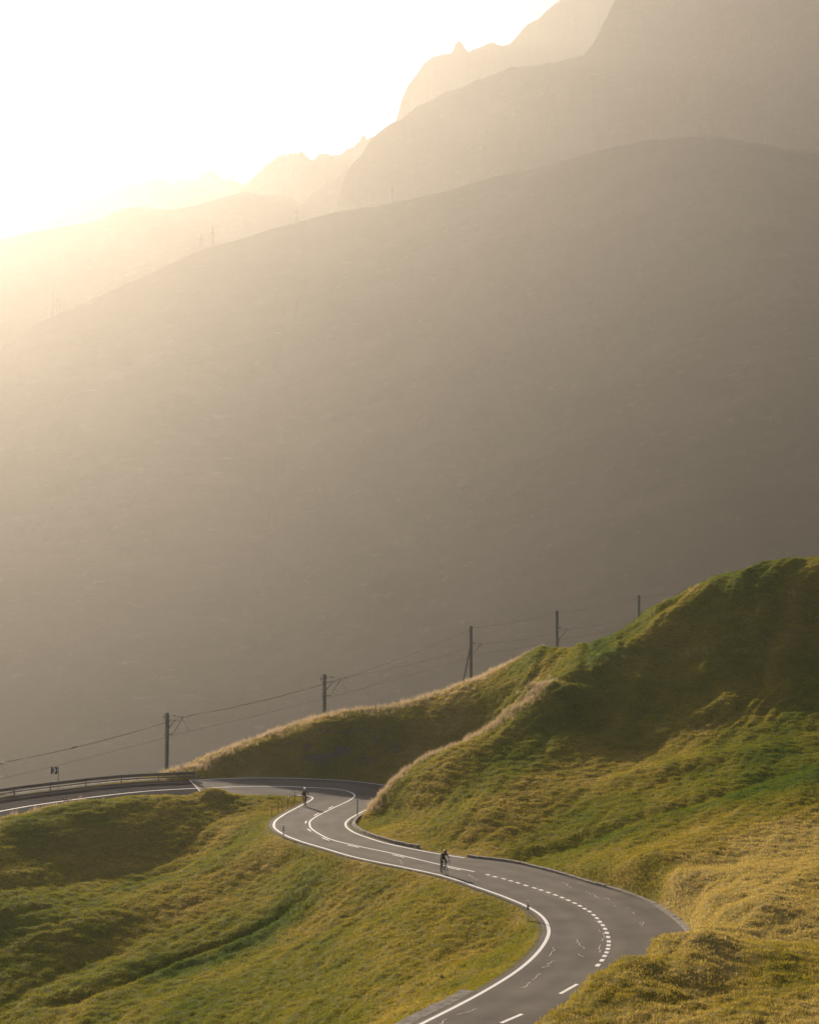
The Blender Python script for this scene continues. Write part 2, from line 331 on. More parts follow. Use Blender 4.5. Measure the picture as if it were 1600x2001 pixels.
# drop control points that fall on the carriageway by mistake
class TPS:
    def __init__(s, P, lam):
        s.c = P[:, :2] / 100.0; n = len(P); A = np.zeros((n + 3, n + 3))
        r2 = ((s.c[:, None] - s.c[None]) ** 2).sum(2); A[:n, :n] = 0.5 * r2 * np.log(r2 + 1e-12) + lam * np.eye(n)
        A[:n, n] = 1; A[:n, n + 1:] = s.c; A[n, :n] = 1; A[n + 1:, :n] = s.c.T
        s.w = np.linalg.solve(A, np.r_[P[:, 2], 0, 0, 0])
    def __call__(s, X, Y):
        sh = X.shape; X = X.ravel() / 100; Y = Y.ravel() / 100; out = np.empty(len(X)); n = len(s.c)
        for i in range(0, len(X), 20000):
            x = X[i:i + 20000]; y = Y[i:i + 20000]
            r2 = (x[:, None] - s.c[:, 0]) ** 2 + (y[:, None] - s.c[:, 1]) ** 2
            out[i:i + 20000] = (0.5 * r2 * np.log(r2 + 1e-12)) @ s.w[:n] + s.w[n] + s.w[n + 1] * x + s.w[n + 2] * y
        return out.reshape(sh)
tps = TPS(CP, 6e-5)
# TPS on a 1 m lattice, then bicubic in between
gx0, gx1, gy0, gy1 = -345, 375, -115, 445
def axis(lo, fl, fh, hi, fine):
    a = list(np.arange(fl, fh + 1e-6, fine)); d = fine
    left = []; x = fl
    while x > lo: d = min(d * 1.25, 12); x -= d; left.append(x)
    d = fine; x = fh; right = []
    while x < hi: d = min(d * 1.25, 12); x += d; right.append(x)
    return np.array(left[::-1] + a + right)
XS = axis(-330, -56, 66, 360, 0.21); YS = axis(-100, 54, 198, 430, 0.21)
lx = axis(-340, -60, 70, 370, 1.0); ly = axis(-110, 52, 206, 440, 1.0)
LZ = tps(*np.meshgrid(lx, ly, indexing='ij'))
def cubic_axis(Z, xs, q):
    i = np.clip(np.searchsorted(xs, q) - 1, 1, len(xs) - 3)
    M = np.gradient(Z, xs, axis=0); h = (xs[i + 1] - xs[i])[:, None]; t = ((q - xs[i]) / h[:, 0])[:, None]
    return (2*t**3-3*t**2+1)*Z[i] + (t**3-2*t**2+t)*h*M[i] + (-2*t**3+3*t**2)*Z[i+1] + (t**3-t**2)*h*M[i+1]
base = cubic_axis(cubic_axis(LZ, lx, XS).T, ly, YS).T
GX, GY = np.meshgrid(XS, YS, indexing='ij')
def base_z(x, y):
    return float(tps(np.array([float(x)]), np.array([float(y)]))[0])
def on_hill(x, y, lo=58.0, hi=230.0, fn=base_z):
    r = ray(x, y); d = lo
    ds = np.arange(lo, hi, 0.5); z = tps(r[0] * ds, ds); k = np.argmax(z > H + r[2] * ds)
    return np.array([r[0] * ds[k], ds[k]])
# distance from every vertex to the road, signed by side
def seg_dist(px, py, P):
    """distance to polyline P and index of the nearest segment, chunked"""
    best = np.full(px.shape, 1e9); idx = np.zeros(px.shape, int); tt = np.zeros(px.shape)
    for i in range(len(P) - 1):
        ax, ay = P[i]; bx, by = P[i + 1]; vx, vy = bx - ax, by - ay; l2 = vx * vx + vy * vy + 1e-12
        t = np.clip(((px - ax) * vx + (py - ay) * vy) / l2, 0, 1); d = np.hypot(px - ax - t * vx, py - ay - t * vy)
        m = d < best; best[m] = d[m]; idx[m] = i; tt[m] = t[m]
    return best, idx, tt
cc = Cs[::3]; nn = normals2(Cs)[::3]
wl = ((Cs - Ls) * normals2(Cs)).sum(1); wr = ((Rs - Cs) * normals2(Cs)).sum(1)
# coarse lattice of outside-distance is enough away from the road: evaluate on the fine grid only near it
near = np.zeros(GX.shape, bool)
box_pts = Cs[::10]
for p in box_pts: near |= (np.abs(GX - p[0]) < 14) & (np.abs(GY - p[1]) < 14)
nx, ny = GX[near], GY[near]
# inside test by polygon of quads between left and right edges (each a little widened)
def inside_poly(px, py, poly):
    c = np.zeros(px.shape, bool); j = len(poly) - 1
    for i in range(len(poly)):
        xi, yi = poly[i]; xj, yj = poly[j]
        if yi != yj:
            hit = ((yi > py) != (yj > py)) & (px < (xj - xi) * (py - yi) / (yj - yi) + xi); c ^= hit
        j = i
    return c
poly = np.vstack([Ls[::2], Rs[::-2]])
ins = inside_poly(nx, ny, poly)
dl, il, _ = seg_dist(nx, ny, Ls[::2]); dr, ir, _ = seg_dist(nx, ny, Rs[::2])
outd = np.where(ins, 0.0, np.minimum(dl, dr)); side_r = dr < dl
OUT = np.full(GX.shape, 99.0); OUT[near] = outd
SIDE = np.zeros(GX.shape, bool); SIDE[near] = side_r

# relief: long cattle-trodden folds, hummocks and tussocks
ca, sa = math.cos(math.radians(62)), math.sin(math.radians(62))
U = GX * ca + GY * sa; V = -GX * sa + GY * ca
warp = 3.0 * fbm(GX / 19, GY / 19, 2)
rel = 0.38 * fbm(U / 34 + 3, (V + warp) / 7.5, 3) + 0.17 * fbm(U / 13, (V + warp) / 2.2 + 7, 3) + 0.07 * fbm(U / 5, (V + warp) / 1.1 + 3, 2)
rel += 0.18 * (0.3 - np.abs(perlin(GX / 1.6, GY / 1.6))) + 0.14 * fbm(GX / 0.8, GY / 0.8, 2) + 0.18 * fbm(GX / 11 + 9, GY / 14, 2)
upper = sstep(138, 152, GY) * sstep(0.04, 0.09, GX / np.maximum(GY, 1))
rel += upper * (0.55 * ridged(U / 30 + 2, (V + 2 * warp) / 6.5, 3) - 0.3 + 0.35 * fbm(U / 14, (V + warp) / 2.4, 3))
# terracettes: little steps following the contour on the steeper parts
gzx, gzy = np.gradient(base, XS, YS); slope = np.hypot(gzx, gzy)
ph = base / 0.42 + 1.3 * fbm(GX / 8, GY / 8, 3)
rel += 0.07 * np.abs(np.sin(ph * np.pi)) * sstep(0.05, 0.16, slope)
fade = sstep(0.3, 4.5, OUT)
steep_noise = sstep(0.35, 0.8, slope) * (0.5 * ridged(GX / 5, base / 3 + GY / 6, 4) - 0.2)
hill = base + rel * (0.25 + 0.75 * fade) * sstep(0.2, 1.6, OUT) + steep_noise * fade * 0.8
def groove(pixels, depth, width, fill=0.0, bias=0.0):
    """cut a ditch (depth>0) or raise a bank (depth<0) along a line seen in the picture"""
    global hill
    P = crom([on_hill(*p) for p in pixels], 6)
    m = (GX > P[:, 0].min() - 12) & (GX < P[:, 0].max() + 12) & (GY > P[:, 1].min() - 12) & (GY < P[:, 1].max() + 12)
    d, i, t = seg_dist(GX[m], GY[m], P)
    ww = width * (1 + 0.4 * perlin(GX[m] / 3, GY[m] / 3))
    e = np.sin(np.clip((i + t) / (len(P) - 1), 0, 1) * np.pi) ** 0.5
    hill[m] -= depth * np.exp(-(d / ww) ** 2) * e
    return P
groove([(60,1978),(150,1955),(230,1925),(300,1893),(380,1868),(450,1842),(520,1810),(580,1765)], 0.5, 0.55)
groove([(60,1960),(170,1925),(300,1868),(440,1815),(540,1770)], -0.2, 1.6)
groove([(0,1880),(120,1850),(250,1790),(400,1740),(520,1690)], -0.3, 2.6)
groove([(960,1700),(1060,1668),(1150,1640),(1240,1600),(1330,1575),(1430,1545),(1600,1490)], 0.55, 1.3)
groove([(1100,1560),(1200,1530),(1330,1500),(1480,1470),(1600,1440)], -0.45, 2.2)
groove([(1000,1480),(1120,1450),(1280,1420),(1450,1385),(1600,1350)], -0.5, 2.5)
groove([(1080,1400),(1180,1370),(1300,1350),(1420,1310)], -0.7, 2.4)
groove([(1100,1340),(1200,1290),(1300,1230),(1400,1180)], -0.5, 1.6)
groove([(1260,1855),(1350,1872),(1440,1840),(1530,1790),(1600,1770)], 0.12, 1.2)
groove([(1200,1960),(1330,1900),(1450,1880),(1600,1830)], -0.12, 1.8)
groove([(1330,2001),(1430,1960),(1600,1900)], 0.15, 1.2)
groove([(1190,1720),(1230,1705),(1290,1720),(1340,1760)], -0.5, 2.2)
# the two small mounds of the left knoll
for (px, py, hh, ra, rb) in ((408, 1556, 0.75, 1.9, 1.3),):
    q = on_hill(px, py); hill += hh * np.exp(-((GX - q[0]) / ra) ** 2 - ((GY - q[1]) / rb) ** 2) * sstep(0.5, 2.5, OUT)
# meet the carriageway
zr_ = zroad(GX, GY)
k = sstep(0.4, 1.5, OUT)
hill = np.where(OUT < 90, (zr_ - 0.05) * (1 - k) + hill * k, hill)
hill = np.where(OUT < 0.55, np.minimum(hill, zr_ - 0.04), hill)

# what grows where
rgb = 0.52 + 0.55 * fbm(U / 40, (V + warp) / 9 + 4, 3) + 0.25 * fbm(GX / 4, GY / 4, 3)
XPIX = 800 + F * GX / np.maximum(GY, 1)
rgb += 0.24 * sstep(1150, 1450, XPIX) * (1 - sstep(104, 124, GY)) + 0.10 * (1 - sstep(85, 100, GY)) * sstep(900, 1200, XPIX)
rgb -= 0.22 * sstep(700, 300, XPIX) * (1 - sstep(95, 125, GY))
rgb -= 0.25 * sstep(165, 182, GY) * sstep(1350, 1500, XPIX)
rgb -= 0.10 * sstep(900, 1100, XPIX) * sstep(112, 125, GY)
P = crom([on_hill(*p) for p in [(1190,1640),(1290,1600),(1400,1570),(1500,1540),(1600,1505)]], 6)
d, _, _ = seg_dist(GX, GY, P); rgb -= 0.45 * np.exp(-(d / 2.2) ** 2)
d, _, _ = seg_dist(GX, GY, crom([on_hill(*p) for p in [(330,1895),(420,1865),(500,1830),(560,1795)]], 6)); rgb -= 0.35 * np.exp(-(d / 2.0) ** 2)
rgb += 0.18 * np.exp(-(OUT / 1.5) ** 2) * (OUT < 90)
DRYF = np.clip(rgb, 0, 1)
ROCKF = sstep(0.75, 1.3, slope) * sstep(0.0, 0.3, fbm(GX / 3, GY / 3 + base / 2, 3)) * (GY > 155) * (OUT > 0.6)
ROCKF = np.maximum(ROCKF, (OUT < 1.0) * sstep(0.75, 0.4, OUT) * 0.8)
# tall dry grass on the rims
TALL = np.zeros(GX.shape)
rims = [([(340,1508,157),(380,1492,159),(420,1476,160.8),(500,1443,165),(560,1420,166.5),(630,1398,167.5),(700,1390,168),(760,1380,169),(830,1361,172),(890,1339,174),(940,1318,176),(1000,1292,179),(1060,1272,183)], 1.5, 1.0),
        ([(732,1570,138.5),(765,1540,140.5),(830,1494,144),(880,1470,146),(930,1447,148),(1010,1387,152.5),(1060,1342,157)], 1.1, 1.7),
        ([(-100,1600,122),(0,1588,131),(60,1578,133.5),(150,1562,137)], 1.4, 0.35)]
for pts, ww, amt in rims:
    P = crom([at(*p)[:2] for p in pts], 5); d, _, _ = seg_dist(GX, GY, P); TALL = np.maximum(TALL, amt * np.exp(-(d / ww) ** 2))
TALL += 0.10 * sstep(0.15, 0.5, fbm(GX / 6, GY / 6 + 40, 3)) * (slope > 0.4) * (GY > 150)
TALL *= OUT > 0.7

# only what the camera could see (with margin) carries blades
inview = (np.abs(GX) < GY * 0.30 + 5) & (GY > 54) & (GY < 192)
dens = inview * sstep(0.45, 1.0, OUT) * (1 - 0.8 * ROCKF)
nxv, nyv = GX.shape
verts = np.stack([GX, GY, hill], -1).reshape(-1, 3)
ii = np.arange(nxv * nyv).reshape(nxv, nyv)
faces = np.stack([ii[:-1, :-1], ii[1:, :-1], ii[1:, 1:], ii[:-1, 1:]], -1).reshape(-1, 4)
def grid_mesh(name, verts, faces, mat, attrs=None):
    me = bpy.data.meshes.new(name); nf = len(faces)
    me.vertices.add(len(verts)); me.vertices.foreach_set('co', verts.astype(np.float32).ravel())
    me.loops.add(nf * 4); me.loops.foreach_set('vertex_index', faces.astype(np.int32).ravel())
    me.polygons.add(nf); me.polygons.foreach_set('loop_start', np.arange(0, nf * 4, 4, dtype=np.int32))
    me.polygons.foreach_set('use_smooth', np.ones(nf, bool))
    for k_, v_ in (attrs or {}).items():
        a = me.attributes.new(k_, 'FLOAT', 'POINT'); a.data.foreach_set('value', v_.astype(np.float32).ravel())
    me.materials.append(mat); me.update(calc_edges=True); return me
hill_me = grid_mesh('hillside', verts, faces, M_TURF, {'dry': DRYF, 'rock': ROCKF, 'dens': dens, 'tall': TALL * inview})
hill_o = bpy.data.objects.new('hillside', hill_me); COL.objects.link(hill_o); tag(hill_o, kind='structure')
def ground_z(x, y):
    i = int(np.clip(np.searchsorted(XS, x) - 1, 0, nxv - 2)); j = int(np.clip(np.searchsorted(YS, y) - 1, 0, nyv - 2))
    u = (x - XS[i]) / (XS[i + 1] - XS[i]); v = (y - YS[j]) / (YS[j + 1] - YS[j])
    return float(hill[i, j] * (1 - u) * (1 - v) + hill[i + 1, j] * u * (1 - v) + hill[i, j + 1] * (1 - u) * v + hill[i + 1, j + 1] * u * v)

# ------------------------------------------------------------------ road and markings
def strip(name, A, B, dz, mat, parent=None, attr=None, nx=1, zf=zroad):
    vs = []; fs = []; wv = []
    for a, b in zip(A, B):
        for j in range(nx + 1):
            p = a + (b - a) * j / nx; vs.append((p[0], p[1], float(zf(p[0], p[1])) + dz))
    m = nx + 1
    for i in range(len(A) - 1):
        for j in range(nx): fs.append((i * m + j, i * m + j + 1, (i + 1) * m + j + 1, (i + 1) * m + j))
    o = mesh_obj(name, vs, fs, mat, parent, True)
    return o
nl = normals2(Ls); nr = normals2(Rs)
LO = Ls - nl * 0.42; RO = Rs + nr * 0.35
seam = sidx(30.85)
def road_piece(name, i0, i1, mat):
    A, C, B = LO[i0:i1], Cs[i0:i1], RO[i0:i1]; n = 16
    T = np.linspace(0, 1, n + 1); vs = []; wear = []
    for a, c, b in zip(A, C, B):
        for t in T:
            p = a + (c - a) * t * 2 if t <= 0.5 else c + (b - c) * (t - 0.5) * 2
            vs.append((p[0], p[1], zroad(p[0], p[1])))
            q = (t * 2) % 1.0; wear.append(math.exp(-((q - 0.30) / 0.10) ** 2) + math.exp(-((q - 0.72) / 0.10) ** 2))
    vs = np.array(vs); m = n + 1; I = np.arange(len(vs)).reshape(-1, m)
    f = np.stack([I[:-1, :-1], I[:-1, 1:], I[1:, 1:], I[1:, :-1]], -1).reshape(-1, 4)
    me = grid_mesh(name, vs, f, mat, {'wear': np.array(wear) * 0.55})
    o = bpy.data.objects.new(name, me); COL.objects.link(o); tag(o, kind='structure'); return o
road = road_piece('road', 0, seam + 1, M_ASPH)
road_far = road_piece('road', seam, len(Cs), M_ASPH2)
def ribbon(name, P, width, dz, parent, mat=M_PAINT):
    n = normals2(P); return strip(name, P - n * width / 2, P + n * width / 2, dz, mat, parent)
def piece(P, i0, i1): return resample(P[i0:i1 + 1], 0.5)
iS = sidx(0) - 10
ribbon('edge_line', resample(Ls[iS:sidx(27.6)], 0.5), 0.21, 0.006, road)
ribbon('edge_line', piece(Rs, sidx(13.0), sidx(22.5)), 0.20, 0.006, road)
ribbon('edge_line', piece(Rs, sidx(25.5), seam), 0.17, 0.006, road)
ribbon('centre_line', piece(Cs, sidx(12.1), seam), 0.17, 0.006, road)
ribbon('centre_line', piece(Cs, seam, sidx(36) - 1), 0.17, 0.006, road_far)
def px_dash(name, pa, pb, width, parent=road):
    a, b = on_road(*pa), on_road(*pb); ribbon(name, np.linspace(a, b, 3), width, 0.006, parent)
# block marking round the near bend
blocks = [(953,1710),(967,1714),(984,1718),(998,1722),(1011.6,1726),(1027,1731),(1044,1736),(1057,1740),(1071,1744.7),(1085,1749.7),(1098,1754.7),(1110,1760),(1122.5,1765.6),(1133,1771),(1142,1776.6),(1151.6,1782),(1159.7,1788.8),(1166,1795),(1172,1802),(1177.5,1808.8),(1182,1816),(1185.6,1823.8),(1188,1832),(1189.4,1840.6),(1188.8,1848),(1187.5,1855),(1185,1862),(1181,1869),(1176,1877.5),(1168,1887)]
BP = np.array([on_road(*b) for b in blocks]); bt = np.gradient(BP, axis=0)
for i, (p, t) in enumerate(zip(BP, bt)):
    ribbon('marking_block', np.array([p - t * 0.26, p + t * 0.26]), 0.24, 0.006, road)
px_dash('lane_dash', (1094, 1943), (1128, 1924), 0.2); px_dash('lane_dash', (979, 2000), (1020, 1982.5), 0.2)
# warning dashes beside the solid line, on the left lane's side
CN = normals2(Cs)
for px in [(892, 1697), (781, 1673), (692, 1654), (639, 1640), (605, 1622.5), (600.6, 1607), (622, 1592), (650, 1578.5)]:
    q = on_road(*px); i = int(np.argmin(np.hypot(*(Cs - q).T))); j = np.arange(max(0, i - 14), min(len(Cs), i + 15))
    seg = Cs[j] - CN[j] * 0.36; seg = resample(seg, 0.1); m = int(np.argmin(np.hypot(*(seg - q).T))); m0, m1 = max(0, m - 8), min(len(seg), m + 9)
    ribbon('warning_dash', seg[m0:m1:4], 0.15, 0.006, road)
# sealed cracks: meandering ribbons with their wet glint coloured in
def crack(pixels, width=0.032, wig=0.2):
    P = resample(np.array([on_road(*p) for p in pixels]), 0.25); n = normals2(P)
    off = np.cumsum(rng.normal(0, wig * 0.5, len(P))); off -= np.linspace(off[0], off[-1], len(P))
    P = P + n * off[:, None]; ww = width * (0.5 + rng.random(len(P)))[:, None]
    n = normals2(P); strip('crack_seal', P - n * ww / 2, P + n * ww / 2, 0.004, M_CRACK, road)
for c in ([(915,1710),(925,1715),(930,1721)],[(1170,1818),(1173,1826),(1176,1832),(1174,1840)],[(1174,1847),(1176,1856),(1172,1862)],[(1126,1836),(1136,1843),(1140,1855)],[(1081,1852),(1074,1862),(1072,1869)],[(1085,1878),(1076,1888),(1060,1893),(1058,1890)],[(1056,1903),(1050,1912),(1040,1916)],[(1036,1920),(1028,1926),(1018,1931)],[(932,1972),(918,1977),(906,1982),(892,1984)],[(873,1992),(862,1998),(855,2003)],[(1098,1724),(1108,1730),(1116,1735)],[(1145,1743),(1158,1750),(1172,1755)],[(1180,1755),(1190,1759)],[(1238,1783),(1240,1788)],[(1250,1806),(1256,1803),(1252,1810)],[(1200,1770),(1204,1772)],[(1222,1775),(1232,1776)],[(776,1681),(784,1686),(787,1690)],[(1130,1865),(1140,1870)],[(1162,1800),(1172,1806)]):
    crack(c)
# transverse joint where the darker, shade-tinted asphalt begins
ribbon('joint_seal', resample(np.vstack([LO[seam], Cs[seam], RO[seam]]), 0.4), 0.12, 0.005, road, M_CRACK)
# concrete verge beside the left edge line near the bottom
i0, i1 = iS - 4, sidx(2.75)
A = resample(Ls[i0:i1] - nl[i0:i1] * 0.40, 0.5); n_ = normals2(A)
wid = 0.75 + 0.28 * perlin(np.arange(len(A)) * 0.45 + 0.3, np.zeros(len(A)))
vg = strip('verge', A - n_ * wid[:, None], A, 0.012, M_GRAVEL); tag(vg, kind='structure')

# kerbs: one stone after another
def kerb(name, P, off, length, hgt, thick, label):
    root = empty(name); tag(root, kind='structure')
    n = normals2(P); Q = resample(P + n * off, length)
    bm = MB(); t = 0.012
    bm.box((0, 0, 0), (length - 0.03, thick, hgt)); proto = None
    protos = []
    for v in range(4):
        m = MB(); j = [random.uniform(-0.02, 0.02) for _ in range(4)]
        L_ = (length - 0.04) / 2; T_ = thick / 2
        m.add([(-L_, -T_ + j[0], -hgt), (L_, -T_ + j[1], -hgt), (L_, T_, -hgt), (-L_, T_, -hgt), (-L_, -T_ + 0.03 + j[0], hgt / 2 + j[2]), (L_, -T_ + 0.03 + j[1], hgt / 2 + j[3]), (L_, T_, hgt / 2 + j[3]), (-L_, T_, hgt / 2 + j[2])],
              [(3, 2, 1, 0), (4, 5, 6, 7), (0, 1, 5, 4), (1, 2, 6, 5), (2, 3, 7, 6), (3, 0, 4, 7)])
        me = bpy.data.meshes.new('stone'); me.from_pydata(m.v, [], m.f); me.materials.append(M_CONC); me.update(); protos.append(me)
    for i in range(len(Q) - 1):
        a, b = Q[i], Q[i + 1]; c = (a + b) / 2
        o = bpy.data.objects.new('stone', random.choice(protos)); COL.objects.link(o); o.parent = root
        o.location = (c[0], c[1], float(zroad(c[0], c[1])) + hgt / 2 + random.uniform(-0.02, 0.02)); o.rotation_euler = (random.uniform(-.03, .03), random.uniform(-.02, .02), math.atan2(b[1] - a[1], b[0] - a[0]))
    return root
kerb('kerb', Rs[sidx(4.0):sidx(13.1)][::-1], -0.5, 1.0, 0.17, 0.34, '')
kerb('kerb', Rs[sidx(14.4):sidx(22.2)][::-1], -0.75, 1.0, 0.2, 0.3, '')
# ------------------------------------------------------------------ valley floor and mountains
vf = mesh_obj('valley_floor', [(-9000, -3000, -185), (9000, -3000, -185), (9000, 9000, -185), (-9000, 9000, -185)], [(0, 1, 2, 3)], M_MOUNT); tag(vf, kind='structure')
def mountain(name, skyline, dist, base_z, run, nu, nv, mat, amp, fine=1.0, seed=0, back=0.6, curve=1.25, jag=0.0, steep=None):
    """a mountain as a solid ridge: crest seen against the sky, a front slope of `run` metres towards the camera, a back slope"""
    S = np.array(skyline, float); xs = np.linspace(S[0, 0], S[-1, 0], nu); ys = np.interp(xs, S[:, 0], S[:, 1])
    D = np.interp(xs, *np.array(dist, float).T) if hasattr(dist, '__len__') else np.full(nu, float(dist))
    if jag: ys = ys + jag * (ridged(xs / 23 + seed, xs * 0 + seed, 4) - 0.6)
    R = np.array([at(x, y, d) for x, y, d in zip(xs, ys, D)])
    nb = max(6, nv // 6)
    v = np.r_[-np.linspace(1, 0, nb, endpoint=False) ** 1.5, np.linspace(0, 1, nv) ** 1.15]
    X = np.repeat(R[:, :1], len(v), 1); h = (R[:, 2] - base_z)[:, None]
    vv = v[None, :]
    rn = np.clip(h / steep, 250, run) if steep else run
    Y = R[:, 1:2] - np.where(vv > 0, vv * rn, vv * rn * back)
    Zf = R[:, 2:3] - h * (1 - (1 - np.abs(vv)) ** curve)
    env = np.clip(np.abs(vv) * 7, 0, 1) * np.clip((1 - np.abs(vv)) * 5, 0, 1)
    sc = 1.0 / fine
    dz = amp * (0.9 * (ridged((X + 0.5 * Y) / (330 * sc) + seed, (Y - 0.35 * X) / (520 * sc), 6, 0.52) - 0.8) + 0.35 * fbm(X / (150 * sc) - seed, Y / (210 * sc), 5, 0.6) + 0.10 * ridged(X / (34 * sc) + seed, Y / (26 * sc), 4, 0.6))
    Z = Zf + dz * env
    X = X + amp * 0.25 * fbm(Y / 160 + seed, Zf / 130, 3) * env
    V = np.stack([X, Y, Z], -1).reshape(-1, 3); n2 = len(v); I = np.arange(len(V)).reshape(nu, n2)
    f = np.stack([I[:-1, :-1], I[:-1, 1:], I[1:, 1:], I[1:, :-1]], -1).reshape(-1, 4)
    me = grid_mesh(name, V, f, mat); o = bpy.data.objects.new(name, me); COL.objects.link(o); tag(o, kind='structure')
    return o, xs, R
M1D = [(-1500, 1600), (0, 1760), (600, 1850), (1000, 1720), (1400, 1520), (2300, 1500)]
M1 = mountain('mountain_slope', [(-1500,1290),(-900,1130),(-500,930),(-200,780),(0,680),(50,641),(110,613),(200,575),(300,530),(345,508),(390,488),(480,463),(530,446),(600,428),(650,414),(740,400),(800,388),(870,372),(960,345),(1060,323),(1160,294),(1260,272),(1380,264),(1480,278),(1600,305),(1800,320),(2300,300)],
    M1D, -190, 1330, 620, 330, M_MOUNT, 13, 1.0, 1.0, curve=1.0, jag=1.2, steep=0.95)
mountain('mountain_shoulder', [(560,520),(640,440),(653,412),(660,385),(668,360),(678,335),(690,316),(705,302),(715,285),(728,266),(745,252),(762,240),(785,230),(815,205),(840,195),(870,178),(905,168),(930,155),(955,147),(1000,129),(1050,125),(1090,119),(1140,105),(1158,85),(1170,62),(1185,32),(1200,0),(1225,-45),(1270,-90),(1350,-130),(1500,-170),(1700,-200),(2200,-230)],
    [(500, 2080), (640, 2130), (700, 2260), (800, 2340), (1145, 2200), (1240, 2280), (1600, 1900), (2200, 1800)], 0, 900, 420, 150, M_CLIFF, 24, 1.0, 4.0, curve=1.0, jag=2.0, steep=2.2)
mountain('mountain_crag', [(700,330),(762,262),(776,225),(785,190),(798,163),(812,145),(830,120),(845,108),(868,103),(884,100),(889,83),(897,76),(904,82),(910,95),(917,98),(940,88),(958,82),(966,77),(968,84),(985,87),(1000,80),(1015,62),(1032,44),(1052,34),(1066,20),(1082,6),(1110,-14),(1160,-45),(1250,-62),(1500,-68)],
    [(700, 2650), (770, 2720), (850, 2840), (1500, 2900)], 0, 1100, 300, 60, M_CLIFF, 30, 1.0, 9.0, curve=1.0, jag=2.5, steep=1.9)
mountain('mountain_spur', [(480,520),(540,455),(585,402),(600,385),(620,370),(640,358),(655,350),(672,339),(700,330),(800,300)], 2350, 0, 900, 120, 30, M_CLIFF, 15, 1.0, 2.0, curve=1.0, jag=2.5, steep=1.9)
mountain('mountain_ridge', [(60,680),(150,606),(200,566),(240,536),(270,520),(285,517),(305,521),(330,527),(420,540),(600,560)], 2150, -100, 700, 120, 30, M_CLIFF, 12, 1.0, 5.0, curve=1.0, jag=1.5, steep=1.9)
mountain('mountain_range', [(-1400,640),(-700,560),(-300,505),(0,466),(60,451),(120,441),(200,427),(235,406),(270,400),(330,408),(380,400),(430,385),(460,376),(482,372),(510,379),(545,380),(570,385),(595,404),(640,440),(800,470)], 2380, -100, 1200, 260, 40, M_CLIFF, 40, 1.0, 6.0, curve=1.0, jag=2.5, steep=1.9)
mountain('mountain_range', [(380,480),(440,395),(470,362),(490,346),(520,319),(545,300),(553,296),(560,300),(567,295),(576,293),(583,300),(590,291),(598,300),(606,308),(617,306),(620,297),(640,296),(652,302),(660,300),(668,296),(685,286),(700,275),(706,264),(713,260),(717,270),(735,262),(800,235),(950,190)], 2700, 0, 1300, 260, 40, M_CLIFF, 40, 1.0, 11.0, curve=1.0, jag=3.5, steep=1.9)
mountain('mountain_range', [(-1500,560),(-700,500),(-300,455),(-100,440),(0,432),(40,428),(90,410),(150,390),(200,381),(240,360),(300,345),(322,343),(332,355),(345,350),(360,343),(380,350),(393,339),(412,327),(425,334),(438,348),(455,347),(475,358),(520,370),(700,400)], 3100, 0, 1400, 300, 40, M_CLIFF, 40, 1.0, 14.0, curve=1.0, jag=3.5, steep=1.9)

# the air of the valley
hz = mesh_obj('haze', [(x, y, z) for x in (-9500, 9500) for y in (-3200, 9400) for z in (-186.5, 1360)], [(0, 1, 3, 2), (4, 6, 7, 5), (0, 4, 5, 1), (2, 3, 7, 6), (0, 2, 6, 4), (1, 5, 7, 3)])
m, n, out = new_mat('haze_air')
pv = N(n, 'ShaderNodeVolumePrincipled'); pv.inputs['Color'].default_value = (0.98, 0.93, 0.86, 1); pv.inputs['Density'].default_value = HAZE_DENSITY; pv.inputs['Anisotropy'].default_value = HAZE_G
pv.inputs['Density Attribute'].default_value = ''; pv.inputs['Temperature Attribute'].default_value = ''; pv.inputs['Color Attribute'].default_value = ''
n.links.new(pv.outputs[0], out.inputs['Volume']); hz.data.materials.append(m)
tag(hz, 'pale warm haze filling the valley', 'haze', kind='stuff')

# ------------------------------------------------------------------ grass
def tuft(name, n, h0, h1, rad, wid, lean, mat, seed, seg=2):
    r = random.Random(seed); v = []; f = []
    for _ in range(n):
        a = r.uniform(0, 6.28); d = rad * math.sqrt(r.random()); x, y = d * math.cos(a), d * math.sin(a)
        b = r.uniform(0, 6.28); h = r.uniform(h0, h1); l = r.uniform(0.2, 1) * lean * h; w_ = wid * r.uniform(0.7, 1.3)
        c = r.uniform(0, 6.28); ux, uy = math.cos(c) * w_ / 2, math.sin(c) * w_ / 2; lx_, ly_ = math.cos(b) * l, math.sin(b) * l
        k = len(v)
        v += [(x - ux, y - uy, -0.03), (x + ux, y + uy, -0.03), (x + ux * .8 + lx_ * .35, y + uy * .8 + ly_ * .35, h * .6), (x - ux * .8 + lx_ * .35, y - uy * .8 + ly_ * .35, h * .6), (x + lx_, y + ly_, h)]
        f += [(k, k + 1, k + 2, k + 3), (k + 3, k + 2, k + 4)]
    me = bpy.data.meshes.new(name); me.from_pydata(v, [], f); me.materials.append(mat); me.update()
    return bpy.data.objects.new(name, me)
def tuft_collection(name, objs):
    c = bpy.data.collections.new(name)
    for o in objs: c.objects.link(o)
    return c
short = tuft_collection('short_tufts', [tuft('short_tuft', 20, 0.04, 0.105, 0.2, 0.017, 0.8, M_BLADE, i) for i in range(6)])
tall = tuft_collection('tall_tufts', [tuft('tall_tuft', 14, 0.22, 0.6, 0.2, 0.012, 0.6, M_DRY, 20 + i) for i in range(5)])
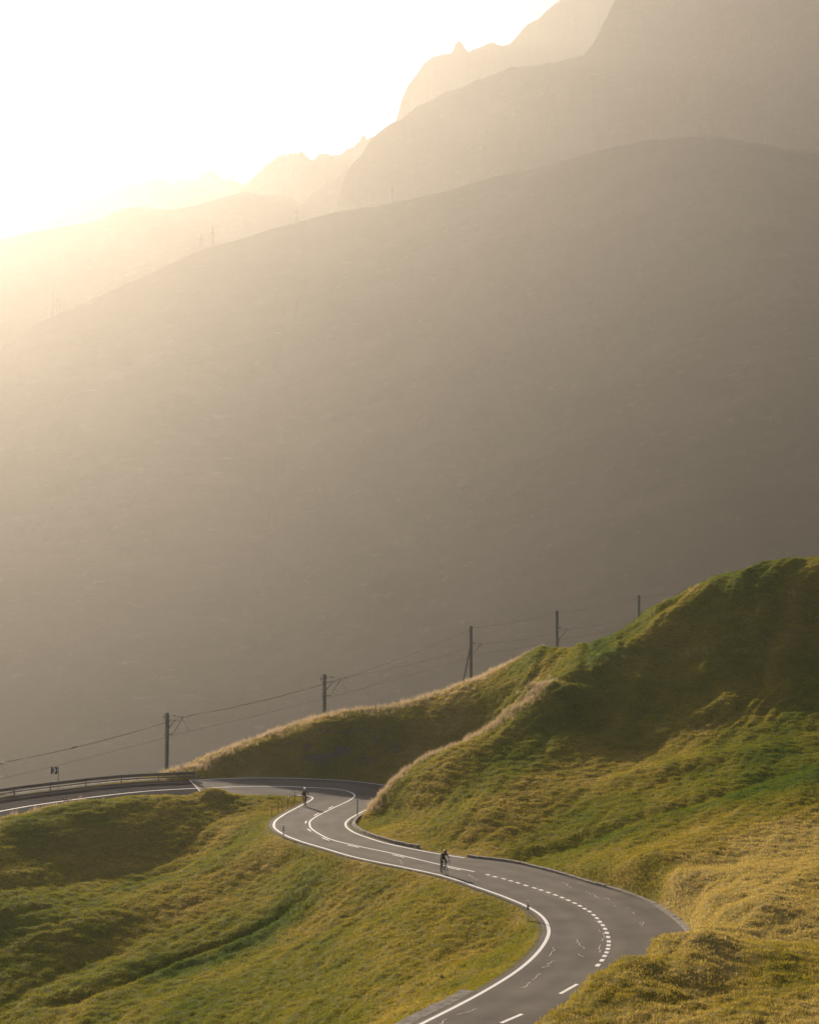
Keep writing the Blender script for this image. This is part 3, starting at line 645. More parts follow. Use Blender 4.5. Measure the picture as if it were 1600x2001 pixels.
def scatter(name, coll, attr, density, smin, smax, seed, label):
    o = bpy.data.objects.new(name, hill_me); COL.objects.link(o)
    g = bpy.data.node_groups.new(name, 'GeometryNodeTree'); g.interface.new_socket('Geometry', in_out='INPUT', socket_type='NodeSocketGeometry'); g.interface.new_socket('Geometry', in_out='OUTPUT', socket_type='NodeSocketGeometry')
    a = g.nodes.new; L = g.links.new
    gi, go = a('NodeGroupInput'), a('NodeGroupOutput')
    dp = a('GeometryNodeDistributePointsOnFaces'); dp.distribute_method = 'RANDOM'; dp.inputs['Seed'].default_value = seed
    na = a('GeometryNodeInputNamedAttribute'); na.data_type = 'FLOAT'; na.inputs['Name'].default_value = attr
    mu = a('ShaderNodeMath'); mu.operation = 'MULTIPLY'; mu.inputs[1].default_value = density
    L(na.outputs[0], mu.inputs[0]); L(gi.outputs[0], dp.inputs['Mesh']); L(mu.outputs[0], dp.inputs['Density'])
    ci = a('GeometryNodeCollectionInfo'); ci.inputs['Collection'].default_value = coll; ci.inputs['Separate Children'].default_value = True; ci.inputs['Reset Children'].default_value = True
    ip = a('GeometryNodeInstanceOnPoints'); ip.inputs['Pick Instance'].default_value = True
    rr = a('FunctionNodeRandomValue'); rr.data_type = 'FLOAT_VECTOR'; rr.inputs['Min'].default_value = (-0.2, -0.2, 0); rr.inputs['Max'].default_value = (0.2, 0.2, 6.283)
    rs = a('FunctionNodeRandomValue'); rs.data_type = 'FLOAT'; rs.inputs[2].default_value = smin; rs.inputs[3].default_value = smax
    L(dp.outputs['Points'], ip.inputs['Points']); L(ci.outputs[0], ip.inputs['Instance']); L(rr.outputs[0], ip.inputs['Rotation']); L(rs.outputs[1], ip.inputs['Scale'])
    L(ip.outputs[0], go.inputs[0])
    md = o.modifiers.new('scatter', 'NODES'); md.node_group = g
    tag(o, label, 'grass', kind='stuff'); return o
scatter('grass', short, 'dens', 18.0, 0.6, 1.35, 3, 'short grazed green and golden grass covering the hillsides')
scatter('dry_grass', tall, 'tall', 11.0, 0.5, 1.2, 5, 'tall pale dry grass fringing the bank crests')
# ------------------------------------------------------------------ guardrail, sign, posts
gr = empty('guardrail'); tag(gr, 'long steel crash barrier along the outer edge of the dark road', 'guardrail')
GP = resample(Rs[sidx(30.7):] + nr[sidx(30.7):] * 0.75, 1.0); gn = normals2(GP)
GZ = np.array([float(zroad(*p)) for p in GP])
prof = [(0.0, 0.44), (0.05, 0.50), (0.05, 0.55), (0.0, 0.595), (0.05, 0.64), (0.05, 0.69), (0.0, 0.75), (-0.02, 0.75), (0.025, 0.685), (0.025, 0.645), (-0.025, 0.595), (0.025, 0.55), (0.025, 0.505), (-0.02, 0.44)]
vs = []; fs = []; m_ = len(prof)
for p, n_, z in zip(GP, gn, GZ):
    for a, b in prof: q = p - n_ * a; vs.append((q[0], q[1], z + b))
for i in range(len(GP) - 1):
    for k_ in range(m_): fs.append((i * m_ + k_, i * m_ + (k_ + 1) % m_, (i + 1) * m_ + (k_ + 1) % m_, (i + 1) * m_ + k_))
mesh_obj('rail', vs, fs, M_DARKSTEEL, gr)
vs = []; fs = []; prof = [(0.03, 0.20), (0.03, 0.33), (-0.04, 0.33), (-0.04, 0.20)]; m_ = 4
for p, n_, z in zip(GP, gn, GZ):
    for a, b in prof: q = p - n_ * a; vs.append((q[0], q[1], z + b))
for i in range(len(GP) - 1):
    for k_ in range(m_): fs.append((i * m_ + k_, i * m_ + (k_ + 1) % m_, (i + 1) * m_ + (k_ + 1) % m_, (i + 1) * m_ + k_))
mesh_obj('lower_rail', vs, fs, M_DARKSTEEL, gr)
pm = MB(); pm.box((0, 0, 0.15), (0.11, 0.09, 1.3)); pme = None
for i in range(0, len(GP), 4):
    q = GP[i] + gn[i] * 0.1
    if pme is None: o = pm.build('post', M_DARKSTEEL, gr); pme = o.data
    else: o = bpy.data.objects.new('post', pme); COL.objects.link(o); o.parent = gr
    o.location = (q[0], q[1], GZ[i]); o.rotation_euler = (0, 0, math.atan2(gn[i][1], gn[i][0]))
# lit ground behind the barrier, its sunlight given as a paler strip
n0 = sidx(30.7)
lit_strip = strip('verge', Rs[n0:] + nr[n0:] * 0.95, Rs[n0:] + nr[n0:] * 1.55, 0.03, M_GRAVEL); tag(lit_strip, kind='structure')

i = int(np.argmin(np.abs([800 + F * p[0] / p[1] - 119 for p in GP]))); q = GP[i] + gn[i] * 0.35
sd = q[1]; zt = H + ray(119, 1498)[2] * sd
cs = empty('chevron_sign', (q[0], q[1], GZ[i] - 0.3)); tag(cs, 'small black and white chevron sign pointing right on a thin post behind the crash barrier', 'road sign')
hgt = zt - (GZ[i] - 0.3); s_ = 0.36
tb = MB(); tb.tube([(0, 0, -0.4), (0, 0, hgt)], 0.045, 8); tb.build('post', M_POLE, cs)
cx = -0.42; cz = hgt - s_ - 0.04; RX = Matrix.Rotation(math.pi / 2, 4, 'X')
tb = MB(); tb.box((cx, -0.045, cz), (2 * 0.34, 0.03, 2 * s_)); pan = tb.build('panel', M_BLACK, cs)
ch = MB(); ch.prism([(-0.22, s_ - .02), (0.02, s_ - .02), (0.24, 0), (0.02, -s_ + .02), (-0.22, -s_ + .02), (0.0, 0)], 0.0, 0.006, Matrix.Translation((cx, -0.0625, cz)) @ RX); ch.build('chevron', M_WHITE, pan)
for dz_ in (-0.2, 0.2): tb = MB(); tb.box((cx + 0.2, -0.015, cz + dz_), (0.5, 0.03, 0.05)); tb.build('bracket', M_STEEL, cs)

def delineator(px, py, top, label):
    q = on_road(px, py); n_ = Ls[int(np.argmin(np.hypot(*(Ls - q).T)))]
    z = ground_z(*q) - 0.02; ht = H + ray(px, top)[2] * q[1] - z
    e = empty('delineator_post', (q[0], q[1], z), math.radians(random.uniform(-15, 15))); tag(e, label, 'marker post', 'white roadside marker posts')
    pl = [(-0.065, -0.05), (0.065, -0.05), (0.03, 0.06), (-0.03, 0.06)]
    m_ = MB(); m_.prism(pl, -0.3, ht * 0.56); m_.prism(pl, ht * 0.80, ht); m_.build('body', M_WHITE, e)
    m_ = MB(); m_.prism([(a * 1.06, b * 1.06) for a, b in pl], ht * 0.56, ht * 0.80); bd = m_.build('band', M_BLACK, e)
    m_ = MB(); m_.box((0, -0.058, ht * 0.68), (0.05, 0.01, ht * 0.14)); m_.build('reflector', M_WHITE, bd)
delineator(1031.5, 1795, 1760.5, 'white marker post with black band on the inside of the near bend')
delineator(554, 1637, 1612, 'white marker post with black band at the left apex of the far bend')
def stake(name, px, py, top, d, r, label, group, mat=M_WOOD, parent=None):
    p = at(px, py, d) if d else np.r_[on_road(px, py), 0]
    z = ground_z(p[0], p[1]); ht = H + ray(px, top)[2] * p[1] - z
    tb = MB(); ln = random.uniform(-0.02, 0.02); tb.tube([(0, 0, -0.3), (ln, 0, ht * .5), (ln * 2, 0, ht)], [r, r, r * .85], 7); o = tb.build(name, mat, parent); o.location = (p[0], p[1], z)
    if label: tag(o, label, 'snow pole', group)
    return (p[0] + ln * 2, p[1], z + ht * 0.9)
stake('snow_pole', 698.5, 1596, 1562, None, 0.05, 'dark wooden snow pole beside the kerb of the inner bend', 'snow poles')
stake('snow_pole', 735, 1569, 1538, 139.5, 0.045, 'dark wooden snow pole at the foot of the grassy spur', 'snow poles')
fe = empty('fence'); tag(fe, 'low pasture fence of thin wooden posts and wire at the left of the far bend', 'fence')
tops = []
for px, py, tp in ((531, 1596, 1574), (543.5, 1589.5, 1568), (551.5, 1585, 1563), (562.5, 1581, 1558), (565.5, 1574, 1553), (576, 1568, 1549)):
    q = on_hill(px, py, 120); tops.append(stake('post', px, py, tp, q[1], 0.035, None, None, M_WOOD, fe))
tb = MB(); tb.tube([tops[0], tops[1], tops[2], tops[3], tops[4], tops[5]], 0.011, 4); tb.build('wire', M_STEEL, fe)
q = on_hill(592, 1572, 120); p5 = tops[5]
tb = MB(); tb.tube([p5, (p5[0] + 0.9, p5[1] - 0.3, p5[2] + 0.45)], 0.011, 4); tb.build('wire', M_STEEL, fe)

# ------------------------------------------------------------------ railway masts and overhead line
ARM = Vector((0.88, -0.475, 0)).normalized(); AZ = math.atan2(ARM.y, ARM.x)
masts = [(-24, 1482, 150, 'double', 'railway mast at the left edge of the picture, only its cantilever tip showing'),
         (327, 1393, 163, 'double', 'dark railway mast with double cantilever standing just left of the shaded bank'),
         (634, 1318, 178, 'double', 'dark railway mast with double cantilever on the crest of the shaded bank'),
         (920, 1223, 196, 'single', 'railway mast propped by a diagonal strut'),
         (1088, 1193, 208, 'single', 'railway mast just right of the small grassy hump'),
         (1248, 1163, 222, 'single', 'railway mast half hidden behind the right hillside')]
top_w, cat_w, con_w, top2 = [], [], [], []
for k_, (px, ty, d, kind, label) in enumerate(masts):
    p = at(px, ty, d); gz = ground_z(p[0], p[1]); ht = p[2] - gz
    e = empty('railway_mast', (p[0], p[1], gz), AZ); tag(e, label, 'mast', 'overhead line masts of the railway')
    m_ = MB(); wd = 0.30
    m_.box((0, -wd / 2, ht / 2 - 0.4), (wd, 0.035, ht + 0.8)); m_.box((0, wd / 2, ht / 2 - 0.4), (wd, 0.035, ht + 0.8)); m_.box((0, 0, ht / 2 - 0.4), (0.03, wd - 0.04, ht + 0.798)); m_.build('pole', M_POLE, e)
    S = d / F                                   # metres per pixel of the photograph at this mast
    def arm(name, pts, r, mat=M_STEEL): t_ = MB(); t_.tube(pts, r * 1.5, 6); return t_.build(name, mat, e)
    if kind == 'double':
        a1 = 46 * S / ARM.x; z1 = ht - 5 * S; a2 = 27 * S / ARM.x; z2 = ht - 12.5 * S; zb = ht - 42 * S
        u = arm('top_tube', [(-8 * S, 0, z1 - .02), (0.1, 0, z1), (a1, 0, z1 - 1.5 * S)], 0.035)
        t_ = MB(); t_.tube([(15 * S, 0, z1), (15 * S + 0.35, 0, z1 - .01)], 0.07, 8); t_.build('insulator', M_INSUL, u)
        arm('top_tube', [(-8 * S, 0, z2), (a2, 0, z2 - 1.5 * S)], 0.033)
        arm('back_bracket', [(-8 * S, 0, z1), (-8 * S, 0, z2)], 0.04, M_POLE)
        arm('diagonal', [(-7 * S, 0, zb), (20 * S, 0, z2 - .02)], 0.035)
        arm('diagonal', [(14 * S, 0, zb + 1.5 * S), (38 * S, 0, z1 - 1.2 * S)], 0.038)
        arm('foot_tube', [(-8 * S, 0, zb - S), (14 * S, 0, zb + 1.5 * S)], 0.04, M_POLE)
        arm('steady_arm', [(34 * S, 0, z1 - 6 * S), (52 * S, 0, z1 - 24 * S), (52 * S, 0, z1 - 29 * S)], 0.022)
        arm('registration_arm', [(22 * S, 0, z1 - 28 * S), (40 * S, 0, z1 - 30 * S)], 0.02)
        arm('stay', [(19 * S, 0, z2 - 4 * S), (42 * S, 0, z1 - 29 * S)], 0.014)
        tips = {'top': (a1 - .1, z1), 'cat': (38 * S, z1 - 1 * S), 'con': (48 * S, z1 - 30 * S)}
    else:
        z1 = ht - 33 * S; a1 = 27 * S / ARM.x; zb = ht - 59 * S
        u = arm('top_tube', [(0.1, 0, z1), (a1, 0, z1 - 1.5 * S)], 0.035)
        t_ = MB(); t_.tube([(4 * S, 0, z1), (4 * S + 0.35, 0, z1 - .01)], 0.07, 8); t_.build('insulator', M_INSUL, u)
        arm('diagonal', [(0.12, 0, zb), (23 * S, 0, z1 - S)], 0.038)
        arm('steady_arm', [(18 * S, 0, z1 - 8 * S), (17 * S, 0, z1 - 19 * S), (20 * S, 0, z1 - 22 * S)], 0.02)
        arm('feeder_bracket', [(0, 0, ht - 4 * S), (6 * S, 0, ht - 4 * S)], 0.035)
        tips = {'top': (6 * S, ht - 4 * S), 'cat': (25 * S, z1 - 1.5 * S), 'con': (21 * S, z1 - 22 * S)}
    if k_ == 3:
        t_ = MB(); sx = -26 * S; bx, by = p[0] + ARM.x * sx, p[1] + ARM.y * sx
        gzz = ground_z(bx, by) - gz; t_.tube([(sx, 0, gzz - 0.5), (-0.05, 0, ht - 38 * S)], 0.11, 8); t_.build('strut', M_POLE, e)
    def tip(key): a, z = tips[key]; return np.array([p[0] + ARM.x * a, p[1] + ARM.y * a, gz + z])
    top_w.append(tip('top')); cat_w.append(tip('cat')); con_w.append(tip('con'))
off = {0: (1452, 1140, 238), 1: (1480, 1170, 240), 2: (1480, 1190, 240)}
def wire(name, pts, endpx, sag, label, drop=None):
    L0 = pts[0] + (pts[0] - pts[1]) * 1.2; pts = [L0] + pts + [at(*endpx)]
    e = empty(name); tag(e, label, 'wire'); out = []
    for a, b in zip(pts[:-1], pts[1:]):
        for t in np.linspace(0, 1, 9)[:-1]: q = a + (b - a) * t; out.append((q[0], q[1], q[2] - sag * 4 * t * (1 - t)))
    out.append(tuple(pts[-1])); t_ = MB(); t_.tube(out, 0.015, 4); t_.build('strand', M_WIRE, e)
    if name == 'feeder_wire':
        t_ = MB(); a, b = pts[1], pts[2]; q = a + (b - a) * .35; q[2] -= sag * 4 * .35 * .65; u = (b - a) / np.linalg.norm(b - a); t_.tube([q - u * .35, q + u * .35], [0.06, 0.06], 8); t_.build('insulator', M_INSUL, e)
    return e, out
wire('feeder_wire', top_w, off[0], 0.25, 'thin feeder wire running along the tops of the railway masts')
ec, oc = wire('catenary_wire', cat_w, off[1], 0.45, 'thin catenary wire hung from the railway mast cantilevers')
ek, ok_ = wire('contact_wire', con_w, off[2], 0.08, 'thin contact wire, lowest of the railway overhead wires')
for j in range(2, min(len(oc), len(ok_)) - 2, 2):
    t_ = MB(); t_.tube([oc[j], ok_[j]], 0.009, 4); t_.build('dropper', M_WIRE, ec)

# small trackside hut whose roof shows above the right hillside
hp = at(1205, 1246, 196); gzh = ground_z(hp[0], hp[1]); ZR = hp[2]
hu = empty('trackside_hut', (hp[0], hp[1], min(gzh, ZR - 1.9)), math.radians(12)); tag(hu, 'dark flat roof of a small trackside hut peeping over the right hillside', 'hut')
hh = ZR - min(gzh, ZR - 1.9)
t_ = MB(); t_.box((0, 0, hh / 2 - 0.15), (1.5, 1.5, hh - 0.2)); t_.build('wall', M_WOOD, hu)
t_ = MB(); t_.box((0, 0, hh + 0.02), (2.1, 2.0, 0.12), Matrix.Rotation(math.radians(-9), 3, 'Y')); t_.build('roof', M_RUST, hu)
t_ = MB(); t_.box((0.1, -0.77, hh / 2 - 0.2), (0.6, 0.05, hh * 0.75)); t_.build('door', M_DARKSTEEL, hu)

# ------------------------------------------------------------------ power pylons on the far skyline
def pylon(px, py, top, label, wide):
    d = float(np.interp(px, *np.array(M1D, float).T)); S = d / F; b = at(px, py + 3, d); h = (py + 3 - top) * S
    e = empty('power_pylon', tuple(b)); tag(e, label, 'pylon', 'power pylons on the far skyline')
    bw = (3.2 if not wide else 5.5) * S; tw = (0.9 if not wide else 3.0) * S; r = 0.32
    cor = lambda z: bw + (tw - bw) * min(1, z / (h * 0.75))
    t_ = MB()
    for sx in (-1, 1):
        for sy in (-1, 1): t_.tube([(sx * cor(z) / 2, sy * cor(z) / 2, z) for z in (-4, h * .75, h * .98)], r, 4)
    t_.build('leg_frame', M_POLE, e)
    t_ = MB(); K_ = 7; zs = [h * (1 - (1 - i_ / K_) ** 0.8) for i_ in range(K_)]
    for a, c in zip(zs[:-1], zs[1:]):
        A, C = cor(a) / 2, cor(c) / 2
        for sy in (-1, 1):
            t_.tube([(-A, sy * A, a), (C, sy * C, c)], r * .6, 4); t_.tube([(A, sy * A, a), (-C, sy * C, c)], r * .6, 4)
            t_.tube([(sy * A, -A, a), (sy * C, C, c)], r * .6, 4)
    t_.build('lattice', M_POLE, e)
    arms = [(0.82, 3.0), (0.66, 4.4)] if not wide else [(0.70, 10.0)]
    for fr, hw in arms:
        t_ = MB(); z = h * fr; W = hw * S
        for sy in (-1, 1): t_.tube([(-W, 0, z), (0, sy * cor(z) / 2, z + 1.0 * S), (W, 0, z)], r * .8, 4); t_.tube([(-W, 0, z), (0, sy * cor(z) / 2, z - .2), (W, 0, z)], r * .8, 4)
        t_.build('crossarm', M_POLE, e)
    if wide:
        for sx in (-1, 1): t_ = MB(); t_.tube([(sx * tw / 2, 0, h * .7), (sx * tw * .6, 0, h * 1.0)], r, 4); t_.build('peak', M_POLE, e)
pylon(102, 615, 562, 'tall slender power pylon, leftmost on the hazy skyline', False)
pylon(112, 611, 584, 'squat power pylon beside the leftmost tall one', True)
pylon(393, 486, 456, 'squat wide-armed power pylon left of the tall one on the mid skyline', True)
pylon(415, 480, 437, 'tall slender power pylon at the middle of the hazy skyline', False)
pylon(580, 432, 404, 'power pylon rising where the slope meets the dark spur', False)
pylon(767, 394, 358, 'faint power pylon against the shaded shoulder', False)

# pale stones lying in the grass
for px, py, lab in ((727, 1826, 'pale stone lying high on the slope above the left gully'), (582, 1738, 'pale stone at the upper end of the left gully'), (862, 1913, 'pale stone in the grass above the concrete verge'), (804, 1945, 'pale stone in the grass left of the concrete verge'),
                    (1330, 1786, 'pale stone in the dry grass right of the kerb end'), (1142, 1560, 'pale stone in the green pasture above the road'), (1440, 1880, 'pale stone in the dry grass of the right foreground')):
    q = on_hill(px, py, 58); t_ = MB(); s_ = random.uniform(0.06, 0.11); t_.sphere((0, 0, 0), s_, 7, 5, (1.4, 1, .75))
    t_.v = [tuple(Vector(v) * random.uniform(.8, 1.15)) for v in t_.v]
    o = t_.build('stone', M_ROCK); o.location = (q[0], q[1], ground_z(*q) + s_ * .5); o.rotation_euler = (0, 0, random.uniform(0, 6))
    tag(o, lab, 'stone', 'pale stones in the pasture')
# ------------------------------------------------------------------ cyclists
def cloth(name, col, rough=0.8): return simple_mat(name, col, rough, 0, 0.2, 25)
M_SKIN = simple_mat('skin', (0.42, 0.25, 0.17), 0.55, 0, 0.1, 20); M_TYRE = simple_mat('tyre_rubber', (0.018, 0.018, 0.018), 0.8, 0, 0.1, 20)
M_FRAME1 = simple_mat('bike_frame_dark', (0.03, 0.03, 0.035), 0.35, 0.3, 0.1, 5); M_FRAME2 = simple_mat('bike_frame_red', (0.16, 0.035, 0.025), 0.35, 0.3, 0.1, 5)
def skin_mesh(name, joints, bones, radii, root, mat, parent=None, sub=2):
    names = list(joints); ix = {k_: i_ for i_, k_ in enumerate(names)}
    me = bpy.data.meshes.new(name); me.from_pydata([tuple(joints[k_]) for k_ in names], [(ix[a], ix[b]) for a, b in bones], []); me.update()
    o = bpy.data.objects.new(name, me); COL.objects.link(o)
    o.modifiers.new('skin', 'SKIN').use_smooth_shade = True
    for k_, d_ in zip(names, me.skin_vertices[0].data):
        r = radii[k_]; d_.radius = r if hasattr(r, '__len__') else (r, r); d_.use_root = k_ == root
    sm = o.modifiers.new('subdivision', 'SUBSURF'); sm.levels = sub; sm.render_levels = sub
    dg = bpy.context.evaluated_depsgraph_get(); dg.update()
    nm = bpy.data.meshes.new_from_object(o.evaluated_get(dg)); o.modifiers.clear(); o.data = nm
    nm.materials.clear(); nm.materials.append(mat); nm.polygons.foreach_set('use_smooth', [True] * len(nm.polygons))
    if parent: o.parent = parent
    return o
def bicycle(loc, heading, mat, label, phase):
    """road bike; local +x is forward"""
    e = empty('bicycle', loc, heading); tag(e, label, 'bicycle', 'road bicycles')
    R_, wb = 0.335, 0.99; rw, fw = Vector((-0.41, 0, R_)), Vector((0.58, 0, R_)); bb = Vector((0, 0, 0.275))
    st, sdl = Vector((-0.155, 0, 0.80)), Vector((-0.185, 0, 0.985)); ht_, hb = Vector((0.385, 0, 0.865)), Vector((0.415, 0, 0.735))
    t_ = MB()
    for a, b, r in ((bb, st, .017), (st, sdl, .014), (st + Vector((0.01, 0, -.03)), ht_, .017), (bb, hb, .021), (ht_ + Vector((-.01, 0, .04)), hb, .022)): t_.tube([a, b], r, 8)
    for sy in (-1, 1):
        off_ = Vector((0, sy * 0.055, 0)); t_.tube([bb + off_ * .5, rw + off_], .009, 6); t_.tube([st + Vector((0, sy * .02, -.04)), rw + off_], .008, 6)
    t_.build('frame', mat, e)
    t_ = MB()
    for sy in (-1, 1): t_.tube([hb + Vector((0, sy * .03, 0)), fw + Vector((-.04, sy * .05, .06)), fw + Vector((0, sy * .05, 0))], .011, 6)
    t_.build('fork', mat, e)
    for c in (rw, fw):
        w_ = empty('wheel', tuple(c), 0, e)
        ring = lambda r: [(r * math.cos(a), 0, r * math.sin(a)) for a in np.linspace(0, 2 * math.pi, 28, endpoint=False)]
        t_ = MB(); t_.tube(ring(R_ - .014), .014, 6, True); t_.build('tyre', M_TYRE, w_, True)
        t_ = MB(); t_.tube(ring(R_ - .034), .011, 5, True); t_.build('rim', M_DARKSTEEL, w_, True)
        t_ = MB(); t_.tube([(0, -.05, 0), (0, .05, 0)], .018, 8)
        for i_ in range(16):
            a = 2 * math.pi * i_ / 16; t_.tube([(0, .03 * (-1) ** i_, 0), ((R_ - .04) * math.cos(a), 0, (R_ - .04) * math.sin(a))], .0022, 3)
        t_.build('spokes', M_STEEL, w_)
    t_ = MB(); stem = ht_ + Vector((0.085, 0, .075)); t_.tube([ht_ + Vector((-.01, 0, .05)), stem], .015, 6)
    for sy in (-1, 1):
        t_.tube([stem, stem + Vector((0, sy * .17, 0)), stem + Vector((.05, sy * .205, -.005)), stem + Vector((.10, sy * .21, -.03)), stem + Vector((.115, sy * .215, -.08)), stem + Vector((.07, sy * .22, -.125)), stem + Vector((-.01, sy * .22, -.135))], .0135, 6)
        t_.tube([stem + Vector((.09, sy * .21, -.005)), stem + Vector((.135, sy * .21, .035))], .017, 6); t_.tube([stem + Vector((.12, sy * .21, 0)), stem + Vector((.15, sy * .215, -.09))], .007, 5)
    t_.build('handlebar', M_BLACK, e)
    t_ = MB(); t_.add([(-.14, -.07, 0), (-.14, .07, 0), (0, .05, .005), (.13, .02, 0), (.13, -.02, 0), (0, -.05, .005), (-.12, 0, -.045), (.1, 0, -.04)],
                      [(0, 5, 2, 1), (5, 4, 3, 2), (0, 1, 6), (3, 4, 7), (1, 2, 7, 6), (2, 3, 7), (0, 6, 7, 5), (5, 7, 4)]); o = t_.build('saddle', M_BLACK, e); o.location = sdl + Vector((0.02, 0, 0.03))
    ck = empty('crankset', tuple(bb), 0, e)
    t_ = MB(); t_.tube([(0, -.045, 0), (0, -.04, 0)], .10, 18); t_.build('chainring', M_DARKSTEEL, ck); ped = []
    for sy, ph_ in ((1, phase), (-1, phase + math.pi)):
        q_ = Vector((.172 * math.cos(ph_), sy * .075, .172 * math.sin(ph_))); t_ = MB(); t_.tube([(0, sy * .07, 0), q_], .012, 5); t_.build('crank', M_DARKSTEEL, ck)
        t_ = MB(); t_.box(q_ + Vector((0, sy * .05, 0)), (.09, .085, .02)); t_.build('pedal', M_BLACK, ck); ped.append(bb + q_ + Vector((0, sy * .05, .01)))
    return e, sdl + Vector((0, 0, .05)), stem, ped
def rider(root_loc, heading, saddle, stem, ped, label, jersey, shorts, helmet, head_down, sleeve, hoods=True):
    e = empty('person', root_loc, heading); tag(e, label, 'person', 'cyclists riding towards the camera')
    J = {}; Rd = {}; B = []
    def j(k_, v, r): J[k_] = Vector(v); Rd[k_] = r
    hip = saddle + Vector((-.02, 0, .07)); chest = stem + Vector((-.33, 0, .36)) if not hoods else stem + Vector((-.36, 0, .40))
    mid = (hip + chest) / 2 + Vector((-.05, 0, .06)); neck = chest + Vector((.10, 0, .09)); hd = neck + (Vector((.10, 0, .06)) if head_down else Vector((.08, 0, .12)))
    j('hip', hip, (.15, .12)); j('mid', mid, (.145, .11)); j('chest', chest, (.165, .125)); j('neck', neck, (.062, .062)); j('headbase', hd, (.075, .085)); j('headtop', hd + (Vector((.10, 0, .09)) if head_down else Vector((.035, 0, .14))), (.07, .08))
    B += [('hip', 'mid'), ('mid', 'chest'), ('chest', 'neck'), ('neck', 'headbase'), ('headbase', 'headtop')]
    for sd, sy in (('l', 1), ('r', -1)):
        hand = stem + Vector((.10, sy * .215, .035)); sh = chest + Vector((.03, sy * .19, .03))
        elb = (sh + hand) / 2 + Vector((-.05, sy * .09, -.05))
        j('sh' + sd, sh, (.068, .068)); j('elb' + sd, elb, (.045, .045)); j('wri' + sd, hand + (elb - hand).normalized() * .08, (.028, .03)); j('pal' + sd, hand + Vector((-.01, 0, .015)), (.032, .022))
        B += [('chest', 'sh' + sd), ('sh' + sd, 'elb' + sd), ('elb' + sd, 'wri' + sd), ('wri' + sd, 'pal' + sd)]
        pd = ped[0 if sy > 0 else 1]; hj = hip + Vector((.03, sy * .095, -.04)); ank = pd + Vector((-.09, sy * .01, .10))
        dv = ank - hj; L1, L2 = .445, .44; dd = min(dv.length, L1 + L2 - .01); a_ = (L1 ** 2 - L2 ** 2 + dd ** 2) / (2 * dd); h_ = math.sqrt(max(1e-6, L1 ** 2 - a_ ** 2))
        u = dv.normalized(); pn = Vector((1, sy * .12, .3)); pn = (pn - u * pn.dot(u)).normalized(); kn = hj + u * a_ + pn * h_
        j('hj' + sd, hj, (.10, .10)); j('th' + sd, (hj + kn) / 2 + Vector((0, 0, -.01)), (.082, .078)); j('kn' + sd, kn, (.056, .056)); j('cf' + sd, kn + (ank - kn) * .35 - pn * .015, (.057, .055)); j('ank' + sd, ank, (.036, .036))
        B += [('hip', 'hj' + sd), ('hj' + sd, 'th' + sd), ('th' + sd, 'kn' + sd), ('kn' + sd, 'cf' + sd), ('cf' + sd, 'ank' + sd)]
        j('heel' + sd, pd + Vector((-.11, 0, .05)), (.036, .036)); j('toe' + sd, pd + Vector((.09, 0, .035)), (.034, .028)); B += [('ank' + sd, 'heel' + sd), ('heel' + sd, 'toe' + sd)]
        for fi, (oy, ln) in enumerate(((-.027, .075), (-.009, .085), (.009, .08), (.027, .062))):
            b0 = J['pal' + sd] + Vector((.025, oy, -.004)); nm_ = 'f%d%s' % (fi, sd)
            j(nm_ + 'a', b0, .0095); j(nm_ + 'b', b0 + Vector((ln * .5, 0, -.012)), .009); j(nm_ + 'c', b0 + Vector((ln * .6, 0, -.05)), .008)
            B += [('pal' + sd, nm_ + 'a'), (nm_ + 'a', nm_ + 'b'), (nm_ + 'b', nm_ + 'c')]
        tb_ = J['pal' + sd] + Vector((.0, -sy * .035, -.005)); j('t' + sd + 'a', tb_, .011); j('t' + sd + 'b', tb_ + Vector((.045, -sy * .012, -.03)), .009); B += [('pal' + sd, 't' + sd + 'a'), ('t' + sd + 'a', 't' + sd + 'b')]
    body = skin_mesh('body', J, B, Rd, 'hip', shorts, e)
    # clothing and skin by material slots on the one continuous body
    me = body.data; me.materials.append(jersey); me.materials.append(M_SKIN); me.materials.append(M_BLACK); me.materials.append(sleeve)
    zk = {k_: J[k_] for k_ in J}
    for p_ in me.polygons:
        c = p_.center; best = min(zk, key=lambda k_: (zk[k_] - c).length)
        if best.startswith('elb'): p_.material_index = 4
        elif best.startswith(('mid', 'chest', 'sh', 'neck')): p_.material_index = 1
        elif best.startswith(('head',)): p_.material_index = 2
        elif best.startswith(('f', 't', 'pal', 'wri')) and not best.startswith('th') and not best.startswith('toe'): p_.material_index = 2
        elif best.startswith(('toe', 'heel')): p_.material_index = 3
        else: p_.material_index = 0
    # face, helmet
    hb_, htp = J['headbase'], J['headtop']; up = (htp - hb_).normalized(); fwd = (Vector((1, 0, 0)) - up * up.x).normalized(); lat = up.cross(fwd)
    Mh = Matrix((fwd, lat, up)).transposed().to_4x4(); Mh.translation = (hb_ + htp) / 2
    t_ = MB(); t_.add([Mh @ Vector(v) for v in ((.075, -.014, .0), (.075, .014, .0), (.078, 0, .03), (.108, 0, -.012))], [(0, 3, 2), (3, 1, 2), (0, 1, 3)]); t_.build('nose', M_SKIN, body)
    for sy in (-1, 1):
        t_ = MB(); t_.sphere((0, 0, 0), .013, 8, 6); t_.v = [tuple(Mh @ (Vector(v) + Vector((.072, sy * .032, .028)))) for v in t_.v]; t_.build('eye', M_BLACK, body)
        t_ = MB(); t_.sphere((0, 0, 0), .028, 8, 6, (.6, .35, 1)); t_.v = [tuple(Mh @ (Vector(v) + Vector((0, sy * .085, .0)))) for v in t_.v]; t_.build('ear', M_SKIN, body)
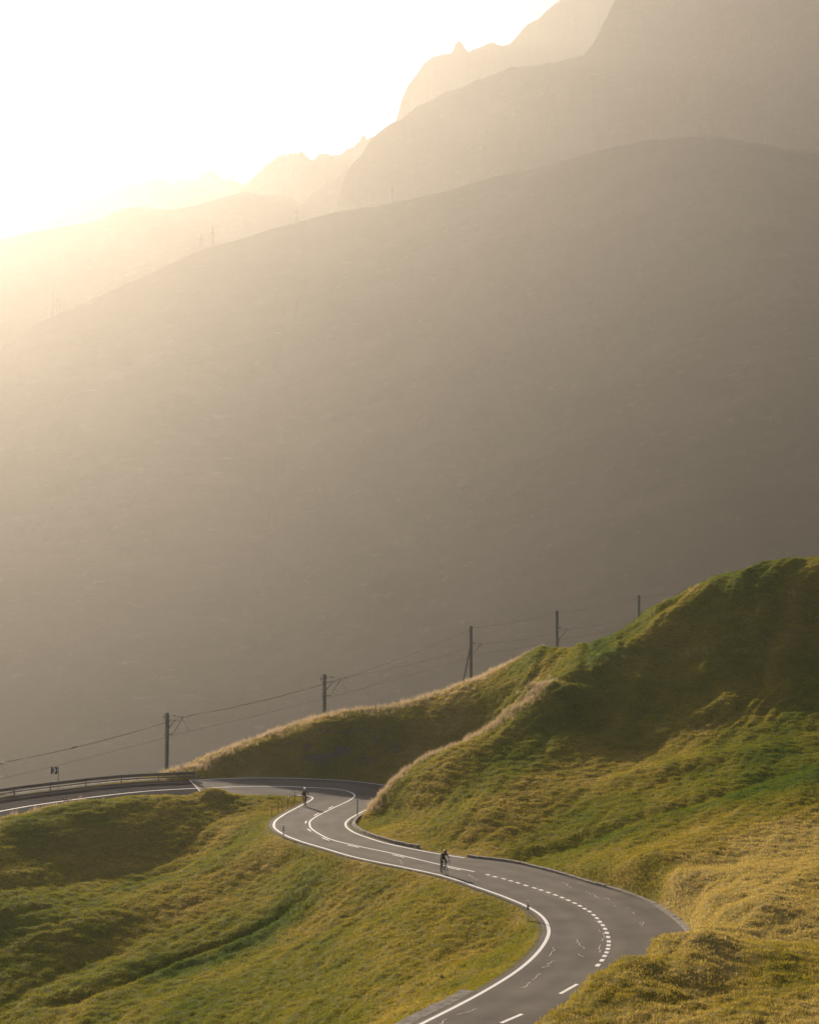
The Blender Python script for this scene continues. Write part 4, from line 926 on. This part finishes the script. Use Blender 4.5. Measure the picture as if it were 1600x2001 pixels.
    t_ = MB(); t_.sphere((0, 0, 0), .018, 8, 5, (.35, 1.2, .35)); t_.v = [tuple(Mh @ (Vector(v) + Vector((.078, 0, -.045)))) for v in t_.v]; t_.build('mouth', M_SKIN, body)
    t_ = MB(); nu, nv = 18, 7; vs_ = []
    for a in range(nv + 1):
        th_ = (math.pi * .56) * a / nv
        for b in range(nu):
            f_ = 2 * math.pi * b / nu; rr_ = 1 + .05 * math.cos(f_ * 6) * math.sin(th_)
            vs_.append(Mh @ Vector((.145 * rr_ * math.sin(th_) * math.cos(f_) - .01, .108 * rr_ * math.sin(th_) * math.sin(f_), .05 + .105 * math.cos(th_))))
    t_.add(vs_, [(a * nu + b, (a + 1) * nu + b, (a + 1) * nu + (b + 1) % nu, a * nu + (b + 1) % nu) for a in range(nv) for b in range(nu)]); t_.build('helmet', helmet, e, True)
    return e
def cyclist(px, py, heading_deg, mat, phase, blabel, plabel, jersey, shorts, helmet, head_down, sleeve):
    q = on_road(px, py); z = float(zroad(*q)) + 0.002; hd = math.radians(heading_deg)
    front = Vector((math.cos(hd), math.sin(hd), 0)); loc = (q[0] - front.x * 0.58, q[1] - front.y * 0.58, z)
    e, sad, stem, ped = bicycle(loc, hd, mat, blabel, phase)
    r = rider(loc, hd, sad, stem, ped, plabel, jersey, shorts, helmet, head_down, sleeve)
    e.scale = r.scale = (1.09, 1.09, 1.09)
cyclist(871.5, 1711.5, -72, M_FRAME1, math.radians(95), 'dark road bicycle under the nearer cyclist', 'nearer cyclist in dark jersey with pale sleeves bent over the handlebar',
        cloth('jersey_charcoal', (0.035, 0.035, 0.045)), cloth('tights_black', (0.015, 0.015, 0.018)), simple_mat('helmet_black', (0.02, 0.02, 0.024), 0.35), True, cloth('sleeve_grey', (0.22, 0.21, 0.25)))
cyclist(596.5, 1578, -78, M_FRAME2, math.radians(-70), 'red-tinged road bicycle under the farther cyclist', 'farther cyclist in blue-grey jersey and white-topped helmet at the far bend',
        cloth('jersey_slate', (0.06, 0.075, 0.09)), cloth('tights_brown', (0.05, 0.025, 0.02)), simple_mat('helmet_white', (0.6, 0.6, 0.58), 0.35), False, cloth('sleeve_slate', (0.07, 0.085, 0.1)))
